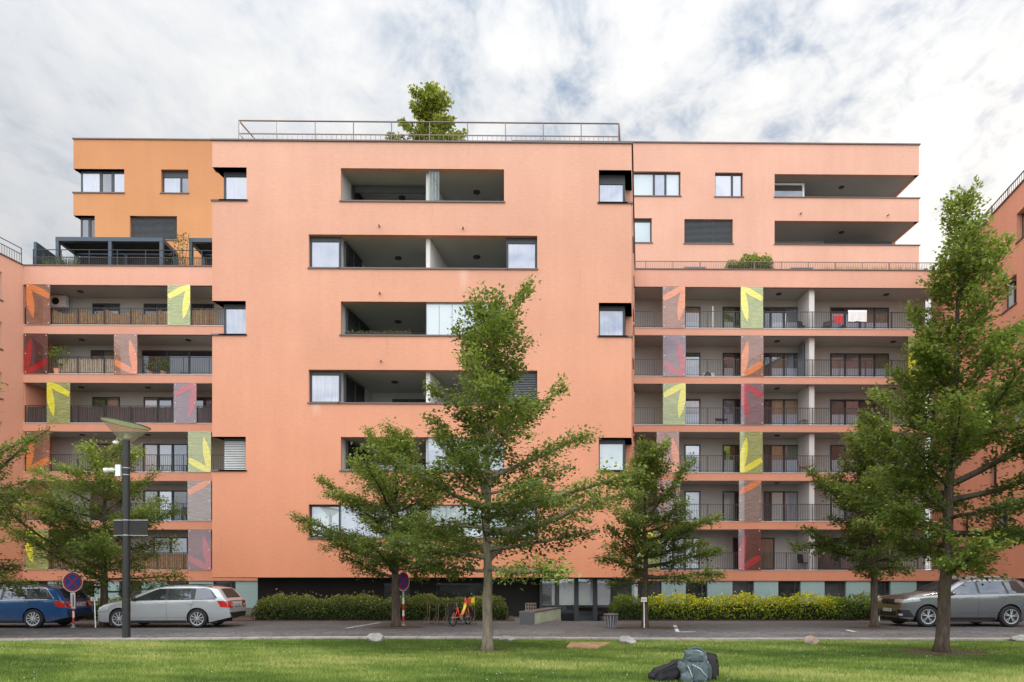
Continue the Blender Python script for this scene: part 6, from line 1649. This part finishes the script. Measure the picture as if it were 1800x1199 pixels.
# laundry and rack
y = YW - .0
def hung(px0, px1, py0, py1, mat, label, name, fold=.03, seed=1):
    x0, x1 = XX(px0, YW), XX(px1, YW); z0, z1 = ZZ(py1, px0, YW), ZZ(py0, px0, YW); rr = random.Random(seed); mb = MB()
    def fn(u, v): return (x0 + (x1 - x0) * u, YW + .025 - .02 * math.sin(u * 17) * (1 - v) - (.02 if v < .98 else 0), z0 + (z1 - z0) * v - .02 * (1 - v) * math.sin(u * 9))
    mb.grid(fn, 24, 12); o = mb.build(name, M[mat], None, smooth=True, clean=False); return tag(o, label, name.replace('_', ' '))
hung(1491, 1524, 545, 565, 'white_plastic', 'white towel hanging over the top right balcony railing', 'towel')
hung(1466, 1482, 553, 568, 'red', 'red cloth hanging beside the white towel on the top right balcony', 'cloth', seed=3)
x, y = XX(1253, YW + .7), YW + .7; z = zfl(lvR, 0)
ps = empty('parasol_stand', (x, y, z), 'white parasol pole in a cross base on the top right balcony', 'parasol stand')
mb = MB(); mb.tube([(x, y, z + .05), (x, y, z + 1.62)], .035, 10); mb.build('pole', M['white_plastic'], ps)
mb = MB(); mb.box(x - .4, x + .4, y - .06, y + .06, z, z + .06); mb.box(x - .06, x + .06, y - .4, y - .061, z, z + .06); mb.box(x - .06, x + .06, y + .061, y + .4, z, z + .06); mb.build('base', M['white_plastic'], ps)
x0, x1 = XX(1408, YW + 1.2), XX(1427, YW + 1.2)
lk = empty('cabinet', (x0, YW + 1.2, zfl(lvR, 1)), 'tall blue grey cabinet against the divider on the second right balcony', 'cabinet')
mb = MB(); mb.box(x0, x1 - .12, YW + .9, YW + 1.6, zfl(lvR, 1), lvR[1][0] - .1); mb.build('carcass', M['frame_grey'], lk)
mb = MB(); mb.box(x0 + .03, x1 - .15, YW + .88, YW + .897, zfl(lvR, 1) + .05, lvR[1][0] - .15); mb.build('door', M['steel_blue'], lk)
def chair(px, i, lv, label, mat, hb=.95, wd=.5, yy=1.0, rz=.4):
    x, y, z = XX(px, YW + yy), YW + yy, zfl(lv, i)
    root = local(empty('balcony_chair', (0, 0, 0), label, 'chair', 'chairs on the balconies')); h = wd / 2
    mb = MB(); mb.box(-h, h, -h, h, .42, .46); mb.build('seat', M[mat], root)
    mb = MB(); mb.hexa([(-h, h - .04, .46), (h, h - .04, .46), (h, h + .06, hb), (-h, h + .06, hb), (-h, h, .46), (h, h, .46), (h, h + .1, hb), (-h, h + .1, hb)]); mb.build('backrest', M[mat], root)
    for sx_ in (-1, 1):
        for sy in (-1, 1): mb = MB(); mb.tube([(sx_ * (h - .03), sy * (h - .03), 0), (sx_ * (h - .03), sy * (h - .03), .42)], .016, 6); mb.build('leg', M['rail'], root)
    root.location = (x, y, z + .01); root.rotation_euler.z = rz
chair(1411, 0, lvR, 'folding metal chair left of the divider on the top right balcony', 'rail', .92, .42)
chair(1452, 0, lvR, 'dark chair right of the divider on the top right balcony', 'rail', .9, .45, rz=-.6)
chair(1268, 2, lvR, 'low black chair before the wall on the third right balcony', 'black', .62, .55, .7, .1)
chair(1416, 5, lvR, 'covered black chair beside the divider on the lowest right balcony', 'black', 1.0, .62, .8, .3)
chair(1412, 3, lvR, 'red reclining chair beside the divider on the fourth right balcony', 'red', .8, .45, .8, 1.2)
chair(1415, 2, lvR, 'small pale wooden chair on the third right balcony', 'wood_pale', .5, .5, .7, .2)
chair(327, 4, lvL, 'dark chair at the right end of the fifth left balcony', 'black', .95, .5, .9, .4)
# flower box on the middle loggia
a, b_ = rows[2]; x0, x1 = xu(606), xu(722)
fb = empty('flower_box', ((x0 + x1) / 2, YC + .12, a), 'long flower box on the parapet of the third loggia row', 'flower box')
mb = MB(); mb.box(x0, x1, YC + .03, YC + .2, a + .003, a + .10); mb.build('trough', M['charcoal'], fb)
rg_ = np.random.default_rng(44); n = 420; P = np.stack([rg_.uniform(x0, x1, n), rg_.normal(YC + .1, .05, n), a + .1 + np.abs(rg_.normal(0, .055, n))], 1)
link('foliage', quads_mesh('foliage', leaf_quads(P, rg_.normal(0, 1, (n, 3)), rg_, .07, .8) - np.array(fb.location), np.clip(rg_.normal(.62, .2, n), 0, 1), M['leaf_hedge']), fb)
# pergolas on the left terrace
def pergola(px0, px1, pxm, pyt, label):
    y0, y1 = YW + .9, YW + 2.9; zt_ = ZZ(pyt, 200, y0); zb_ = zparL - .3; xa, xb = XX(px0, y0), XX(px1, y0)
    root = empty('pergola', ((xa + xb) / 2, y0, zb_), label, 'pergola', 'pergolas on the left terrace')
    for px in [px0] + pxm + [px1]:
        x = XX(px, y0); mb = MB(); x_ = min(max(x, xa + .1), xb - .1); mb.box(x_ - .1, x_ + .1, y0, y0 + .2, zb_, zt_ - .25); mb.build('post', M['steel_blue'], root)
        mb = MB(); mb.box(x_ - .1, x_ + .1, y1 - .2, y1, zb_, zt_ - .25); mb.build('post', M['steel_blue'], root)
    mb = MB(); mb.box(xa, xb, y0 - .01, y0 + .22, zt_ - .249, zt_); mb.box(xa, xb, y1 - .2, y1 + .01, zt_ - .249, zt_); mb.box(xa, xa + .22, y0 + .221, y1 - .201, zt_ - .249, zt_); mb.box(xb - .22, xb, y0 + .221, y1 - .201, zt_ - .249, zt_); mb.build('beam', M['steel_blue'], root)
    mb = MB(); y = y0 + .26
    while y < y1 - .25: mb.hexa([(xa + .23, y, zt_ - .10), (xb - .23, y, zt_ - .10), (xb - .23, y + .16, zt_ - .16), (xa + .23, y + .16, zt_ - .16), (xa + .23, y, zt_ - .08), (xb - .23, y, zt_ - .08), (xb - .23, y + .16, zt_ - .14), (xa + .23, y + .16, zt_ - .14)]); y += .15
    mb.build('roof_slat', M['charcoal'], root)
    mb = MB(); mb.box(xa + .25, xb - .25, y1 + .012, y1 + .03, zb_, zt_ - .26); mb.build('rear_blind', M['charcoal'], root)
pergola(97.5, 286, [193], 417, 'long blue grey steel pergola on the left terrace before the ochre penthouse')
pergola(332, 420, [], 417.5, 'second blue grey pergola on the left terrace, half hidden by the projecting block')
tuft(70, 98, YW + .7, zparL, 1.0, 130, 'dry brown tall grass beside the terrace partition on the left', 31, 'leaf_hedge')
tuft(104, 135, YW + .6, zparL, .95, 150, 'dry reddish shrub inside the long pergola on the left terrace', 32, 'leaf_hedge', 'terrace_plant')
rgq = np.random.default_rng(77); n = 190; xq_, yq_ = XX(318, YW + .6), YW + .6; tpn = empty('terrace_plant', (xq_, yq_, zparL), 'thin leafy shrub between the two pergolas on the left terrace', 'plant', 'roof plants')
hh = rgq.random(n); P = np.stack([rgq.normal(xq_, .35 * (1.1 - hh * .6), n), rgq.normal(yq_, .2, n), zparL + hh * 2.45], 1); link('foliage', quads_mesh('foliage', leaf_quads(P, rgq.normal(0, 1, (n, 3)), rgq, .15, .8) - np.array(tpn.location), np.clip(rgq.normal(.45, .2, n), 0, 1), M['leaf_hedge']), tpn)
mb = MB()
for k_ in range(4): mb.tube([(xq_ + .05 * k_, yq_, zparL), (xq_ + .25 * (k_ - 1.5), yq_, zparL + 1.4), (xq_ + .35 * (k_ - 1.6), yq_, zparL + 2.3)], .012, 5)
mb.build('stem', M['bark'], tpn)
# planters on the right terrace
for k_, (px0, px1, lb_) in enumerate(((1202, 1242, 'grey terrace planter nearest the projecting block on the right wing'), (1295, 1336, 'grey terrace planter under the rounded green shrub'), (1390, 1430, 'grey terrace planter right of the rounded green shrub'))):
    y = YW + .5; x0, x1 = XX(px0, y), XX(px1, y); root = empty('planter', ((x0 + x1) / 2, y, zparR), lb_, 'planter', 'planters on the right terrace')
    mb = MB(); mb.box(x0, x1, y, y + .5, zparR + .03, zparR + .42); mb.build('trough', M['frame_grey'], root); mb = MB(); mb.box(x0 + .06, x1 - .06, y - .012, y - .003, zparR + .09, zparR + .36); mb.build('front_panel', M['dark_grey'], root)
